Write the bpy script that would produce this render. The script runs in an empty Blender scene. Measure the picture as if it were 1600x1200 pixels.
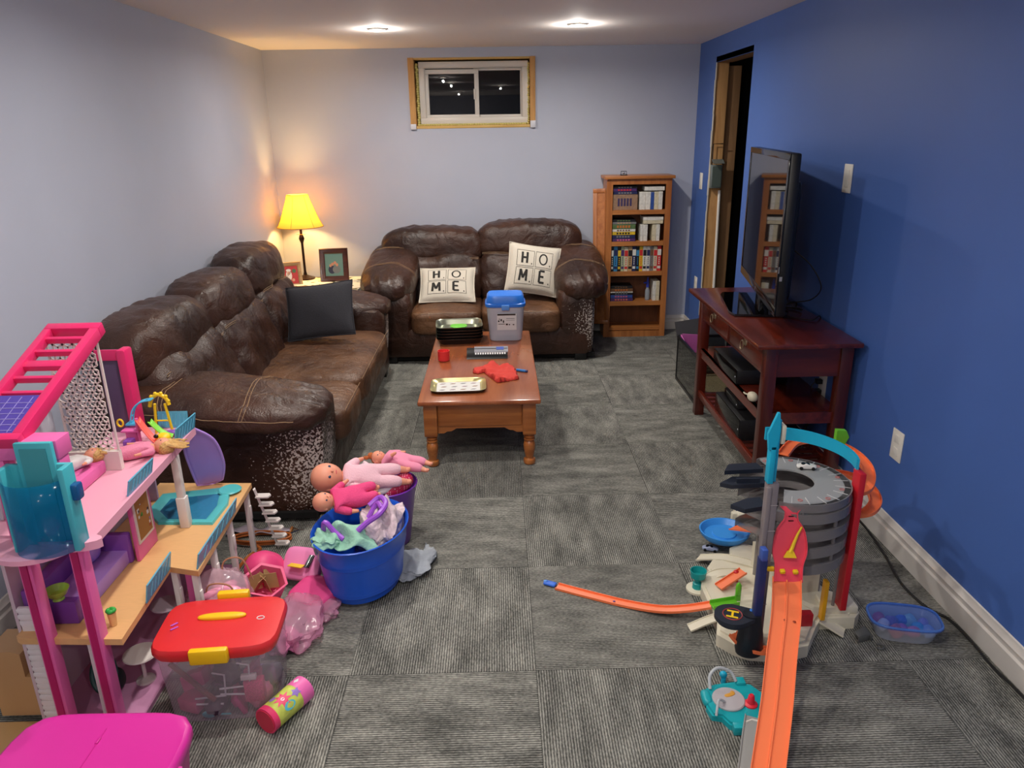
import bpy, bmesh, math, random
from mathutils import Vector, Matrix, Euler, noise
PI = math.pi
R_ = math.radians

# ------------------------------------------------------------------ camera, world, lights, exposure
scn = bpy.context.scene
cam_data = bpy.data.cameras.new('camera')
cam_data.sensor_width = 36.0
cam_data.lens = 36.0 * 1162.98 / 1600.0
cam_data.clip_start = 0.02
cam = bpy.data.objects.new('camera', cam_data)
scn.collection.objects.link(cam)
_p, _y, _r = 0.3302, 0.0160, -0.0159
_F = Vector((math.sin(_y)*math.cos(_p), math.cos(_y)*math.cos(_p), -math.sin(_p)))
_R = Vector((math.cos(_y), -math.sin(_y), 0)); _U = _R.cross(_F)
_R2 = _R*math.cos(_r) + _U*math.sin(_r); _U2 = -_R*math.sin(_r) + _U*math.cos(_r)
cam.matrix_world = Matrix(((_R2.x, _U2.x, -_F.x, 0), (_R2.y, _U2.y, -_F.y, 0), (_R2.z, _U2.z, -_F.z, 1.6788), (0, 0, 0, 1)))
scn.camera = cam
XR, XL, YB, H = 1.615, -1.794, 6.309, 2.283
YN = -2.2

world = bpy.data.worlds.new('night'); scn.world = world; world.use_nodes = True
world.node_tree.nodes['Background'].inputs[0].default_value = (0.02, 0.025, 0.04, 1)
world.node_tree.nodes['Background'].inputs[1].default_value = 0.3
scn.view_settings.view_transform = 'Standard'
scn.view_settings.look = 'None'
scn.view_settings.gamma = 1.0
scn.view_settings.use_curve_mapping = False
scn.view_settings.exposure = 0.35
POTS = [(-0.725, 5.14), (0.52, 5.04), (-0.62, 3.03), (-0.58, 1.99), (0.09, 1.15), (-0.6, -0.6), (0.75, -0.6)]  # last two are added fill lights, out of view behind the camera
POTW = [12, 14, 11, 11, 9, 7, 7]
for (lx, ly), w in zip(POTS, POTW):
    ld = bpy.data.lights.new('downlight', 'AREA'); ld.shape = 'DISK'; ld.size = 0.09; ld.energy = w*1.0
    ld.color = (1.0, 0.94, 0.87); ld.spread = R_(170)
    lo = bpy.data.objects.new('downlight', ld); scn.collection.objects.link(lo); lo.location = (lx, ly, H - 0.012)
    ld = bpy.data.lights.new('downlight_fill', 'POINT'); ld.energy = w*.28; ld.color = (1.0, 0.94, 0.87); ld.shadow_soft_size = 0.012  # added point light under each lens to brighten ceiling and wall tops
    lo = bpy.data.objects.new('downlight_fill', ld); scn.collection.objects.link(lo); lo.location = (lx, ly, H - 0.045)
ld = bpy.data.lights.new('globe', 'POINT'); ld.energy = 20; ld.color = (1.0, 0.93, 0.86); ld.shadow_soft_size = 0.12  # added fill light behind the camera, raises the overall brightness
lo = bpy.data.objects.new('globe', ld); scn.collection.objects.link(lo); lo.location = (-0.9, -1.3, 1.45)
ld = bpy.data.lights.new('bulb', 'POINT'); ld.energy = 58; ld.color = (1.0, 0.60, 0.20); ld.shadow_soft_size = 0.035
bulb = bpy.data.objects.new('bulb', ld); scn.collection.objects.link(bulb); bulb.location = (-1.572, 6.06, 1.105)

# ------------------------------------------------------------------ helpers
def lin(c):
    c = c/255.0
    return c/12.92 if c <= 0.04045 else ((c+0.055)/1.055)**2.4
def rgb(c): return (lin(c[0]), lin(c[1]), lin(c[2]), 1.0)
MATS = {}
def mat(name, col, rough=0.5, metal=0.0, spec=0.5, emit=0, ecol=None, clear=0.0, trans=0.0, noise_amt=0.0, nscale=20, bump=0.0, bscale=60, coat=0.0, sub=0.0, stretch=None, col2=None):
    if name in MATS: return MATS[name]
    m = bpy.data.materials.new(name); m.use_nodes = True
    nt = m.node_tree; N = nt.nodes; L = nt.links; b = N['Principled BSDF']
    b.inputs['Base Color'].default_value = rgb(col); b.inputs['Roughness'].default_value = rough
    b.inputs['Metallic'].default_value = metal; b.inputs['Specular IOR Level'].default_value = spec
    b.inputs['Coat Weight'].default_value = coat
    b.inputs['Transmission Weight'].default_value = trans
    if sub: b.inputs['Subsurface Weight'].default_value = sub; b.inputs['Subsurface Scale'].default_value = 0.01
    if emit:
        b.inputs['Emission Color'].default_value = rgb(ecol or col); b.inputs['Emission Strength'].default_value = emit
    if noise_amt or bump:
        tc = N.new('ShaderNodeTexCoord'); mp = N.new('ShaderNodeMapping'); L.new(tc.outputs['Object'], mp.inputs[0])
        if stretch: mp.inputs['Scale'].default_value = stretch
    if noise_amt:
        nz = N.new('ShaderNodeTexNoise'); nz.inputs['Scale'].default_value = nscale; nz.inputs['Detail'].default_value = 6
        L.new(mp.outputs[0], nz.inputs[0])
        rp = N.new('ShaderNodeValToRGB'); c = rgb(col); k = noise_amt
        rp.color_ramp.elements[0].position = 0.3; rp.color_ramp.elements[1].position = 0.7
        if col2: rp.color_ramp.elements[0].color = rgb(col2); rp.color_ramp.elements[1].color = c
        else:
            rp.color_ramp.elements[0].color = (c[0]*(1-k), c[1]*(1-k), c[2]*(1-k), 1)
            rp.color_ramp.elements[1].color = (min(1, c[0]*(1+k)), min(1, c[1]*(1+k)), min(1, c[2]*(1+k)), 1)
        L.new(nz.outputs[0], rp.inputs[0]); L.new(rp.outputs[0], b.inputs['Base Color'])
    if bump:
        nb = N.new('ShaderNodeTexNoise'); nb.inputs['Scale'].default_value = bscale; nb.inputs['Detail'].default_value = 5
        L.new(mp.outputs[0], nb.inputs[0])
        bp = N.new('ShaderNodeBump'); bp.inputs['Strength'].default_value = bump; bp.inputs['Distance'].default_value = 0.01
        L.new(nb.outputs[0], bp.inputs['Height']); L.new(bp.outputs[0], b.inputs['Normal'])
    if clear:
        tr = N.new('ShaderNodeBsdfTransparent'); c = rgb(col); t = 0.35
        tr.inputs[0].default_value = (c[0]*t+1-t, c[1]*t+1-t, c[2]*t+1-t, 1)
        mx = N.new('ShaderNodeMixShader'); mx.inputs[0].default_value = clear
        out = N['Material Output']
        L.new(b.outputs[0], mx.inputs[1]); L.new(tr.outputs[0], mx.inputs[2]); L.new(mx.outputs[0], out.inputs[0])
    MATS[name] = m
    return m

def wloc(o):
    v = Vector((0, 0, 0))
    while o is not None:
        v += o.location; o = o.parent
    return v

class MB:
    def __init__(s): s.bm = bmesh.new()
    def _xf(s, vs, mtx):
        if mtx is not None:
            for v in vs: v.co = mtx @ v.co
    def face(s, pts, m=0):
        vs = [s.bm.verts.new(p) for p in pts]; f = s.bm.faces.new(vs); f.material_index = m; return f
    def box(s, x0, x1, y0, y1, z0, z1, m=0, bev=0.0, mtx=None, seg=2):
        t = bmesh.new(); bmesh.ops.create_cube(t, size=1)
        for v in t.verts:
            v.co = Vector((x0+(x1-x0)*(v.co.x+.5), y0+(y1-y0)*(v.co.y+.5), z0+(z1-z0)*(v.co.z+.5)))
        if bev: bmesh.ops.bevel(t, geom=list(t.edges), offset=min(bev, .49*min(abs(x1-x0), abs(y1-y0), abs(z1-z0))), segments=seg, profile=.5, affect='EDGES')
        s._add(t, m, mtx)
    def _add(s, t, m, mtx=None, keep=False):
        mp = {}
        for v in t.verts: mp[v] = s.bm.verts.new(mtx @ v.co if mtx is not None else v.co)
        for f in t.faces:
            try: nf = s.bm.faces.new([mp[v] for v in f.verts])
            except ValueError: continue
            nf.material_index = f.material_index if keep else m
        t.free()
    def obox(s, c, size, rot=(0, 0, 0), m=0, bev=0.0):
        mt = Matrix.Translation(Vector(c)) @ Euler(rot).to_matrix().to_4x4()
        a, b, d = size[0]/2, size[1]/2, size[2]/2
        s.box(-a, a, -b, b, -d, d, m, bev, mt)
    def rings(s, rings, m=0, cap0=True, cap1=True, closed=True, loop=False):
        vr = [[s.bm.verts.new(p) for p in r] for r in rings]
        n = len(vr[0]); K = len(vr)
        for k in range(K if loop else K-1):
            A, B = vr[k], vr[(k+1) % K]
            for i in range(n if closed else n-1):
                j = (i+1) % n
                try: f = s.bm.faces.new((A[i], A[j], B[j], B[i])); f.material_index = m
                except ValueError: pass
        if not loop and closed:
            if cap0: f = s.bm.faces.new(vr[0][::-1]); f.material_index = m
            if cap1: f = s.bm.faces.new(vr[-1]); f.material_index = m
    def tube(s, pts, r=0.01, n=8, m=0, loop=False, caps=True, flat=None):
        pts = [Vector(p) for p in pts]; K = len(pts); out = []
        up = Vector((0, 0, 1)); prev = None
        for k in range(K):
            a = pts[(k-1) % K] if (loop or k > 0) else pts[k]; b = pts[(k+1) % K] if (loop or k < K-1) else pts[k]
            d = (b-a).normalized()
            if prev is None:
                q = up if abs(d.dot(up)) < .95 else Vector((1, 0, 0)); u = d.cross(q).normalized()
            else: u = (prev - d*prev.dot(d)).normalized()
            prev = u; w = d.cross(u)
            rr = r[k] if isinstance(r, (list, tuple)) else r
            f1, f2 = flat if flat else (1, 1)
            out.append([pts[k] + u*math.cos(2*PI*i/n)*rr*f1 + w*math.sin(2*PI*i/n)*rr*f2 for i in range(n)])
        s.rings(out, m, caps, caps, True, loop)
    def cyl(s, p0, p1, r0, r1=None, n=20, m=0): s.tube([p0, p1], [r0, r0 if r1 is None else r1], n, m)
    def lathe(s, prof, c=(0, 0, 0), n=28, m=0, sx=1, sy=1, caps=(True, True), mtx=None, rot=0, se=2.0):
        rr = []
        for r, z in prof:
            ring = []
            for i in range(n):
                a = 2*PI*i/n; cx, sy_ = math.cos(a), math.sin(a)
                k = 1.0 if se == 2.0 else 1.0/((abs(cx)**se+abs(sy_)**se)**(1.0/se))
                p = Vector((r*cx*k*sx, r*sy_*k*sy, z))
                if rot: p = Matrix.Rotation(rot, 3, 'Z') @ p
                p = (mtx @ p) if mtx is not None else p + Vector(c)
                ring.append(p)
            rr.append(ring)
        s.rings(rr, m, caps[0], caps[1])
    def prism(s, poly, d0, d1, m=0, axis='z', mtx=None, bev=0):
        def P(a, b, d):
            v = Vector((a, b, d)) if axis == 'z' else (Vector((a, d, b)) if axis == 'y' else Vector((d, a, b)))
            return mtx @ v if mtx is not None else v
        n = len(poly)
        A = [s.bm.verts.new(P(a, b, d0)) for a, b in poly]; B = [s.bm.verts.new(P(a, b, d1)) for a, b in poly]
        for i in range(n):
            j = (i+1) % n; f = s.bm.faces.new((A[i], A[j], B[j], B[i])); f.material_index = m
        f = s.bm.faces.new(A[::-1]); f.material_index = m; f = s.bm.faces.new(B); f.material_index = m
    def puff(s, c, size, e=3.0, rot=(0, 0, 0), fn=None, m=0, n=12, mtx=None, e2=None):
        t = bmesh.new(); seen = {}
        def vert(p):
            k = (round(p[0], 5), round(p[1], 5), round(p[2], 5))
            if k not in seen:
                q = Vector(p); l = (abs(q.x)**e + abs(q.y)**e + abs(q.z)**e)**(1.0/e)
                q = q/l
                seen[k] = t.verts.new(q)
            return seen[k]
        def w(i): return math.tan((2.0*i/n-1)*PI/4)
        for ax in range(3):
            for sg in (-1, 1):
                for i in range(n):
                    for j in range(n):
                        cs = []
                        for a, b in ((i, j), (i+1, j), (i+1, j+1), (i, j+1)):
                            p = [0, 0, 0]; p[ax] = sg; p[(ax+1) % 3] = w(a); p[(ax+2) % 3] = w(b); cs.append(vert(p))
                        if sg < 0: cs.reverse()
                        t.faces.new(cs)
        hx, hy, hz = size[0]/2, size[1]/2, size[2]/2
        M_ = mtx if mtx is not None else Matrix.Translation(Vector(c)) @ Euler(rot).to_matrix().to_4x4()
        for v in t.verts:
            q = v.co.copy()
            p = Vector((q.x*hx, q.y*hy, q.z*hz))
            if fn: p = fn(p, q)
            v.co = M_ @ p
        s._add(t, m)
    def surf(s, fn, nu, nv, m=0, th=0.0):
        G = [[s.bm.verts.new(fn(i/nu, j/nv)) for j in range(nv+1)] for i in range(nu+1)]
        fs = []
        for i in range(nu):
            for j in range(nv):
                f = s.bm.faces.new((G[i][j], G[i+1][j], G[i+1][j+1], G[i][j+1])); f.material_index = m; fs.append(f)
        return fs
    def build(s, name, mats, parent=None, smooth=True, angle=38, solid=0.0, kind=None, sub=0, origin=None):
        bm = s.bm
        bmesh.ops.recalc_face_normals(bm, faces=bm.faces)
        if smooth:
            for f in bm.faces: f.smooth = True
            lim = R_(angle)
            for e in bm.edges:
                if len(e.link_faces) == 2 and e.calc_face_angle(0) > lim: e.smooth = False
        me = bpy.data.meshes.new(name)
        if parent is not None: off = wloc(parent)
        elif origin is not None: off = Vector(origin)
        else:
            lo = Vector((min(v.co.x for v in bm.verts), min(v.co.y for v in bm.verts), min(v.co.z for v in bm.verts)))
            hi = Vector((max(v.co.x for v in bm.verts), max(v.co.y for v in bm.verts), 0))
            off = Vector(((lo.x+hi.x)/2, (lo.y+hi.y)/2, lo.z))
        for v in bm.verts: v.co -= off
        bm.to_mesh(me); bm.free()
        o = bpy.data.objects.new(name, me); scn.collection.objects.link(o)
        if parent is not None: o.parent = parent
        else: o.location = off
        for m in (mats if isinstance(mats, (list, tuple)) else [mats]): me.materials.append(m)
        if solid:
            md = o.modifiers.new('solid', 'SOLIDIFY'); md.thickness = solid; md.offset = 0
        if sub:
            md = o.modifiers.new('sub', 'SUBSURF'); md.levels = sub; md.render_levels = sub
        if kind: o['kind'] = kind
        return o

def thing(name, label, cat, loc=(0, 0, 0), group=None):
    o = bpy.data.objects.new(name, None); scn.collection.objects.link(o); o.empty_display_size = 0.05
    o.location = loc; o['label'] = label; o['category'] = cat
    if group: o['group'] = group
    return o
def tag(o, label, cat, group=None):
    o['label'] = label; o['category'] = cat
    if group: o['group'] = group
    return o
def struct(o): o['kind'] = 'structure'; return o
def arc(cx, cy, r, a0, a1, n, z=0.0, z1=None, ry=None):
    out = []
    for i in range(n+1):
        t = i/n; a = R_(a0+(a1-a0)*t)
        out.append(Vector((cx+r*math.cos(a), cy+(ry or r)*math.sin(a), z+((z1 if z1 is not None else z)-z)*t)))
    return out
def smoothpts(P, n=6):
    P = [Vector(p) for p in P]; out = []
    for i in range(len(P)-1):
        a = P[max(i-1, 0)]; b = P[i]; c = P[i+1]; d = P[min(i+2, len(P)-1)]
        for k in range(n):
            t = k/n
            out.append(0.5*((2*b)+(-a+c)*t+(2*a-5*b+4*c-d)*t*t+(-a+3*b-3*c+d)*t*t*t))
    out.append(P[-1]); return out
def nz(p, s=1.0, seed=0.0): return noise.noise(Vector((p[0]*s+seed, p[1]*s+seed*.7, p[2]*s-seed)))

# ------------------------------------------------------------------ special materials
def wood_mat(name, c1, c2, scale=6.0, axis='X', rough=0.4, coat=0.0, bump=0.02):
    m = bpy.data.materials.new(name); m.use_nodes = True; nt = m.node_tree; N = nt.nodes; L = nt.links; b = N['Principled BSDF']
    tc = N.new('ShaderNodeTexCoord'); mp = N.new('ShaderNodeMapping'); L.new(tc.outputs['Object'], mp.inputs[0])
    sc = {'X': (1.2, 14, 14), 'Y': (14, 1.2, 14), 'Z': (14, 14, 1.2)}[axis]
    mp.inputs['Scale'].default_value = tuple(v*scale/6 for v in sc)
    n1 = N.new('ShaderNodeTexNoise'); n1.inputs['Scale'].default_value = 1.6; n1.inputs['Detail'].default_value = 8; n1.inputs['Roughness'].default_value = .62; n1.inputs['Distortion'].default_value = .6
    L.new(mp.outputs[0], n1.inputs[0])
    rp = N.new('ShaderNodeValToRGB'); rp.color_ramp.elements[0].position = .32; rp.color_ramp.elements[1].position = .68
    rp.color_ramp.elements[0].color = rgb(c1); rp.color_ramp.elements[1].color = rgb(c2)
    L.new(n1.outputs[0], rp.inputs[0]); L.new(rp.outputs[0], b.inputs['Base Color'])
    b.inputs['Roughness'].default_value = rough; b.inputs['Coat Weight'].default_value = coat; b.inputs['Coat Roughness'].default_value = .15
    bp = N.new('ShaderNodeBump'); bp.inputs['Strength'].default_value = .3; bp.inputs['Distance'].default_value = bump*.05
    L.new(n1.outputs[0], bp.inputs['Height']); L.new(bp.outputs[0], b.inputs['Normal'])
    return m

def carpet_mat():
    m = bpy.data.materials.new('carpet_tiles'); m.use_nodes = True; nt = m.node_tree; N = nt.nodes; L = nt.links; b = N['Principled BSDF']
    def math_(op, a, b_=None, v=None):
        n = N.new('ShaderNodeMath'); n.operation = op
        if isinstance(a, (int, float)): n.inputs[0].default_value = a
        else: L.new(a, n.inputs[0])
        if b_ is not None:
            if isinstance(b_, (int, float)): n.inputs[1].default_value = b_
            else: L.new(b_, n.inputs[1])
        return n.outputs[0]
    T = 0.61
    tc = N.new('ShaderNodeTexCoord'); sp = N.new('ShaderNodeSeparateXYZ'); L.new(tc.outputs['Object'], sp.inputs[0])
    X = math_('SUBTRACT', sp.outputs[0], 0.0957); Y = math_('SUBTRACT', sp.outputs[1], 2.0002)
    tx = math_('FLOOR', math_('DIVIDE', X, T)); ty = math_('FLOOR', math_('DIVIDE', Y, T))
    par = math_('FLOORED_MODULO', math_('ADD', tx, ty), 2.0)      # 1 -> ribs along y
    mixn = N.new('ShaderNodeMix'); mixn.data_type = 'FLOAT'; L.new(par, mixn.inputs[0]); L.new(Y, mixn.inputs[2]); L.new(X, mixn.inputs[3])
    mixa = N.new('ShaderNodeMix'); mixa.data_type = 'FLOAT'; L.new(par, mixa.inputs[0]); L.new(X, mixa.inputs[2]); L.new(Y, mixa.inputs[3])
    across = mixn.outputs[0]; along = mixa.outputs[0]
    rib = math_('ABSOLUTE', math_('SINE', math_('MULTIPLY', across, PI/0.0085)))
    # streaky fleck noise along the ribs
    cv = N.new('ShaderNodeCombineXYZ')
    L.new(math_('MULTIPLY', along, 90.0), cv.inputs[0]); L.new(math_('MULTIPLY', across, 235.0), cv.inputs[1])
    L.new(math_('ADD', math_('MULTIPLY', tx, 7.3), math_('MULTIPLY', ty, 3.1)), cv.inputs[2])
    n1 = N.new('ShaderNodeTexNoise'); n1.inputs['Scale'].default_value = 1.0; n1.inputs['Detail'].default_value = 2; L.new(cv.outputs[0], n1.inputs[0])
    # cloudy patches
    cw = N.new('ShaderNodeCombineXYZ')
    L.new(math_('MULTIPLY', along, 5.0), cw.inputs[0]); L.new(math_('MULTIPLY', across, 13.0), cw.inputs[1])
    L.new(math_('ADD', math_('MULTIPLY', tx, 5.7), math_('MULTIPLY', ty, 9.1)), cw.inputs[2])
    n2 = N.new('ShaderNodeTexNoise'); n2.inputs['Scale'].default_value = 1.0; n2.inputs['Detail'].default_value = 3; n2.inputs['Roughness'].default_value = .6; L.new(cw.outputs[0], n2.inputs[0])
    v = math_('ADD', math_('MULTIPLY', rib, 0.42), math_('MULTIPLY', n1.outputs[0], 0.62))
    v = math_('ADD', v, math_('MULTIPLY', math_('SUBTRACT', n2.outputs[0], .5), .62))
    # seams
    fx = math_('ABSOLUTE', math_('SUBTRACT', math_('FRACT', math_('DIVIDE', X, T)), .5)); fy = math_('ABSOLUTE', math_('SUBTRACT', math_('FRACT', math_('DIVIDE', Y, T)), .5))
    seam = math_('GREATER_THAN', math_('MAXIMUM', fx, fy), 0.4965)
    v = math_('SUBTRACT', v, math_('MULTIPLY', seam, 0.10))
    rp = N.new('ShaderNodeValToRGB'); e = rp.color_ramp.elements
    e[0].position = .22; e[0].color = rgb(CARPET[0]); e[1].position = .95; e[1].color = rgb(CARPET[2])
    k = e.new(.56); k.color = rgb(CARPET[1])
    L.new(v, rp.inputs[0]); L.new(rp.outputs[0], b.inputs['Base Color'])
    b.inputs['Roughness'].default_value = .95; b.inputs['Specular IOR Level'].default_value = .15
    bp = N.new('ShaderNodeBump'); bp.inputs['Strength'].default_value = .6; bp.inputs['Distance'].default_value = .003
    L.new(v, bp.inputs['Height']); L.new(bp.outputs[0], b.inputs['Normal'])
    return m
CARPET = [(42, 43, 41), (103, 103, 98), (178, 177, 167)]

def leather_mat(name, peel=None, c1=(44, 26, 19), c2=(74, 47, 35), rough=.34, fade=0.0):
    """brown leather; peel = list of (x,y,z,radius) worn patches in object space where the backing shows"""
    m = bpy.data.materials.new(name); m.use_nodes = True; nt = m.node_tree; N = nt.nodes; L = nt.links; b = N['Principled BSDF']
    tc = N.new('ShaderNodeTexCoord'); O = tc.outputs['Object']
    n1 = N.new('ShaderNodeTexNoise'); n1.inputs['Scale'].default_value = 3.5; n1.inputs['Detail'].default_value = 5; L.new(O, n1.inputs[0])
    rp = N.new('ShaderNodeValToRGB'); rp.color_ramp.elements[0].position = .35; rp.color_ramp.elements[1].position = .7
    rp.color_ramp.elements[0].color = rgb(c1); rp.color_ramp.elements[1].color = rgb(c2)
    L.new(n1.outputs[0], rp.inputs[0])
    col = rp.outputs[0]
    nb = N.new('ShaderNodeTexNoise'); nb.inputs['Scale'].default_value = 9; nb.inputs['Detail'].default_value = 8; nb.inputs['Distortion'].default_value = 1.4; L.new(O, nb.inputs[0])
    ng = N.new('ShaderNodeTexVoronoi'); ng.inputs['Scale'].default_value = 160; L.new(O, ng.inputs[0])
    ad = N.new('ShaderNodeMath'); ad.operation = 'MULTIPLY_ADD'; L.new(ng.outputs[0], ad.inputs[0]); ad.inputs[1].default_value = .07; L.new(nb.outputs[0], ad.inputs[2])
    bp = N.new('ShaderNodeBump'); bp.inputs['Strength'].default_value = .55; bp.inputs['Distance'].default_value = .022
    L.new(ad.outputs[0], bp.inputs['Height']); L.new(bp.outputs[0], b.inputs['Normal'])
    rr = N.new('ShaderNodeMapRange'); L.new(nb.outputs[0], rr.inputs[0]); rr.inputs[1].default_value = .35; rr.inputs[2].default_value = .65
    rr.inputs[3].default_value = rough-.05; rr.inputs[4].default_value = rough+.14; L.new(rr.outputs[0], b.inputs['Roughness'])
    for px, py, pz, pr, zs in (peel or []):
        vm = N.new('ShaderNodeVectorMath'); vm.operation = 'SUBTRACT'; L.new(O, vm.inputs[0]); vm.inputs[1].default_value = (px, py, pz)
        vs = N.new('ShaderNodeVectorMath'); vs.operation = 'MULTIPLY'; L.new(vm.outputs[0], vs.inputs[0]); vs.inputs[1].default_value = (1, 1, zs)
        ln = N.new('ShaderNodeVectorMath'); ln.operation = 'LENGTH'; L.new(vs.outputs[0], ln.inputs[0])
        mr = N.new('ShaderNodeMapRange'); L.new(ln.outputs[1], mr.inputs[0]); mr.inputs[1].default_value = 0; mr.inputs[2].default_value = pr
        mr.inputs[3].default_value = .40; mr.inputs[4].default_value = .80
        np_ = N.new('ShaderNodeTexNoise'); np_.inputs['Scale'].default_value = 95; np_.inputs['Detail'].default_value = 2; L.new(O, np_.inputs[0])
        gt = N.new('ShaderNodeMath'); gt.operation = 'GREATER_THAN'; L.new(np_.outputs[0], gt.inputs[0]); L.new(mr.outputs[0], gt.inputs[1])
        mx = N.new('ShaderNodeMix'); mx.data_type = 'RGBA'; L.new(gt.outputs[0], mx.inputs[0]); L.new(col, mx.inputs[6]); mx.inputs[7].default_value = rgb((196, 184, 176))
        col = mx.outputs[2]
    L.new(col, b.inputs['Base Color'])
    b.inputs['Specular IOR Level'].default_value = .42
    return m

def glass_mat(name, tint=(235, 245, 245), refl=0.12, rough=.02, rc=(255, 255, 255)):
    if name in MATS: return MATS[name]
    m = bpy.data.materials.new(name); m.use_nodes = True; N = m.node_tree.nodes; L = m.node_tree.links
    N.remove(N['Principled BSDF']); tr = N.new('ShaderNodeBsdfTransparent'); tr.inputs[0].default_value = rgb(tint)
    gl = N.new('ShaderNodeBsdfGlossy'); gl.inputs['Roughness'].default_value = rough; gl.inputs[0].default_value = rgb(rc)
    fr = N.new('ShaderNodeFresnel'); fr.inputs[0].default_value = 1.5
    ad = N.new('ShaderNodeMath'); ad.operation = 'ADD'; ad.use_clamp = True; L.new(fr.outputs[0], ad.inputs[0]); ad.inputs[1].default_value = refl
    mx = N.new('ShaderNodeMixShader'); L.new(ad.outputs[0], mx.inputs[0]); L.new(tr.outputs[0], mx.inputs[1]); L.new(gl.outputs[0], mx.inputs[2])
    L.new(mx.outputs[0], N['Material Output'].inputs[0]); MATS[name] = m; return m

WHITE_PL = mat('white_plastic', (225, 222, 214), .4)
BLACK_PL = mat('black_plastic', (16, 16, 18), .3)
CHROME = mat('chrome', (190, 190, 190), .2, 1)
WALL_L = mat('pale_periwinkle_paint', (176, 181, 196), .6, noise_amt=.02, nscale=3, bump=.03, bscale=220)
WALL_R = mat('blue_paint', (68, 103, 174), .5, noise_amt=.03, nscale=3, bump=.03, bscale=220)
CEIL = mat('ceiling_paint', (240, 232, 226), .8, bump=.03, bscale=200)
TRIMW = mat('white_trim_paint', (208, 204, 198), .45)

# ------------------------------------------------------------------ the setting
b = MB(); b.box(XL-.1, XR+1.6, YN-.1, YB+.1, -.06, 0); struct(b.build('floor', carpet_mat(), None, origin=(0, 0, 0)))
b = MB(); b.box(XL-.1, XR+1.6, YN-.1, YB+.1, H, H+.08); struct(b.build('ceiling', CEIL))
b = MB(); b.box(XL-.1, XL, YN, YB+.1, 0, H); struct(b.build('wall_left', WALL_L))
b = MB(); b.box(XL-.1, XR+.1, YN-.1, YN, 0, H); struct(b.build('wall_near', WALL_L))
WX0, WX1, WZ0, WZ1 = -.672, .322, 1.69, 2.212
b = MB()
b.box(XL, WX0, YB, YB+.2, 0, H); b.box(WX1, XR+.12, YB, YB+.2, 0, H); b.box(WX0, WX1, YB, YB+.2, 0, WZ0); b.box(WX0, WX1, YB, YB+.2, WZ1, H)
struct(b.build('wall_back', WALL_L))
DY0, DY1, DZ = 5.01, 5.84, 2.112
b = MB(); b.box(XR, XR+.013, YN, DY0, 0, H); b.box(XR, XR+.013, DY1, YB, 0, H); b.box(XR, XR+.013, DY0, DY1, DZ, H)
b.box(XR+.013, XR+.12, YN, DY0, 0, H); b.box(XR+.013, XR+.1, DY1+.09, YB, 0, H)
struct(b.build('wall_right', WALL_R))
# unfinished utility space seen through the doorway
DARK = mat('dark_unfinished_space', (20, 18, 17), .9)  # near-black wall colour stands in for the darkness of the unlit room
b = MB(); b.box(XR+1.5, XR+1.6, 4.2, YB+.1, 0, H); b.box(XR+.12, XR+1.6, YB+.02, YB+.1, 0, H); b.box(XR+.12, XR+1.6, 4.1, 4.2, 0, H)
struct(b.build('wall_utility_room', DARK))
LUM = wood_mat('rough_lumber', (176, 128, 76), (214, 168, 112), 5, 'Z', .7)
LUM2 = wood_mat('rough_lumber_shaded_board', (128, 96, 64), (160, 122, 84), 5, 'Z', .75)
b = MB(); b.box(XR+.002, XR+.096, DY1-.002, DY1+.088, 0, DZ, bev=.002); struct(b.build('trim_1', LUM))
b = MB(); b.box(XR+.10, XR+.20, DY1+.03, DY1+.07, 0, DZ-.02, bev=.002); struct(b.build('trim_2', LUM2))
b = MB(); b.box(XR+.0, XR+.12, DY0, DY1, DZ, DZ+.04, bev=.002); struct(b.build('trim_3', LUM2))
b = MB(); 
for i in range(18):
    b.box(XR-.003+.002*math.sin(i*2.3), XR+.004, DY1-.016+.003*math.sin(i*1.7), DY1-.002, i*DZ/18, (i+1)*DZ/18)
struct(b.build('trim_4', mat('torn_drywall_edge', (214, 206, 190), .9)))
# baseboards
BB = [(0, 0), (.018, 0), (.018, .072), (.011, .078), (.011, .094), (.014, .098), (.007, .108), (.005, .122), (0, .125)]
b = MB(); b.prism([(XR-d, z) for d, z in BB], YN, DY0-.02, axis='y'); struct(b.build('baseboard_right', TRIMW))
b = MB(); b.prism([(XR-d, z) for d, z in BB], DY1+.02, YB, axis='y'); struct(b.build('baseboard_right_far', TRIMW))
b = MB(); b.prism([(XL+d, z) for d, z in BB], YN, YB, axis='y'); struct(b.build('baseboard_left', TRIMW))
b = MB(); b.prism([(YB-d, z) for d, z in BB], XL, XR, axis='x'); struct(b.build('baseboard_back', TRIMW))

# window
VINYL = mat('window_vinyl', (212, 206, 196), .4)
wroot = bpy.data.objects.new('window_1', None); scn.collection.objects.link(wroot); wroot.location = ((WX0+WX1)/2, YB, WZ0); wroot['kind'] = 'structure'
WY = YB+.05
def frame(mb, x0, x1, z0, z1, w, y0, y1, m=0, bev=.004):
    mb.box(x0, x1, y0, y1, z0, z0+w, m, bev); mb.box(x0, x1, y0, y1, z1-w, z1, m, bev)
    mb.box(x0, x0+w, y0, y1, z0+w*.98, z1-w*.98, m, bev); mb.box(x1-w, x1, y0, y1, z0+w*.98, z1-w*.98, m, bev)
ax0, ax1, az0, az1 = WX0+.075, WX1-.055, WZ0+.035, WZ1-.025
b = MB(); frame(b, ax0, ax1, az0, az1, .045, WY, WY+.09); frame(b, ax0+.02, ax1-.02, az0+.02, az1-.02, .03, WY+.01, WY+.03); b.build('window_frame', VINYL, wroot)
mid = (ax0+ax1)/2+.02
b = MB(); frame(b, ax0+.04, mid+.02, az0+.035, az1-.055, .035, WY+.02, WY+.045); b.build('sash', VINYL, wroot)
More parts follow.
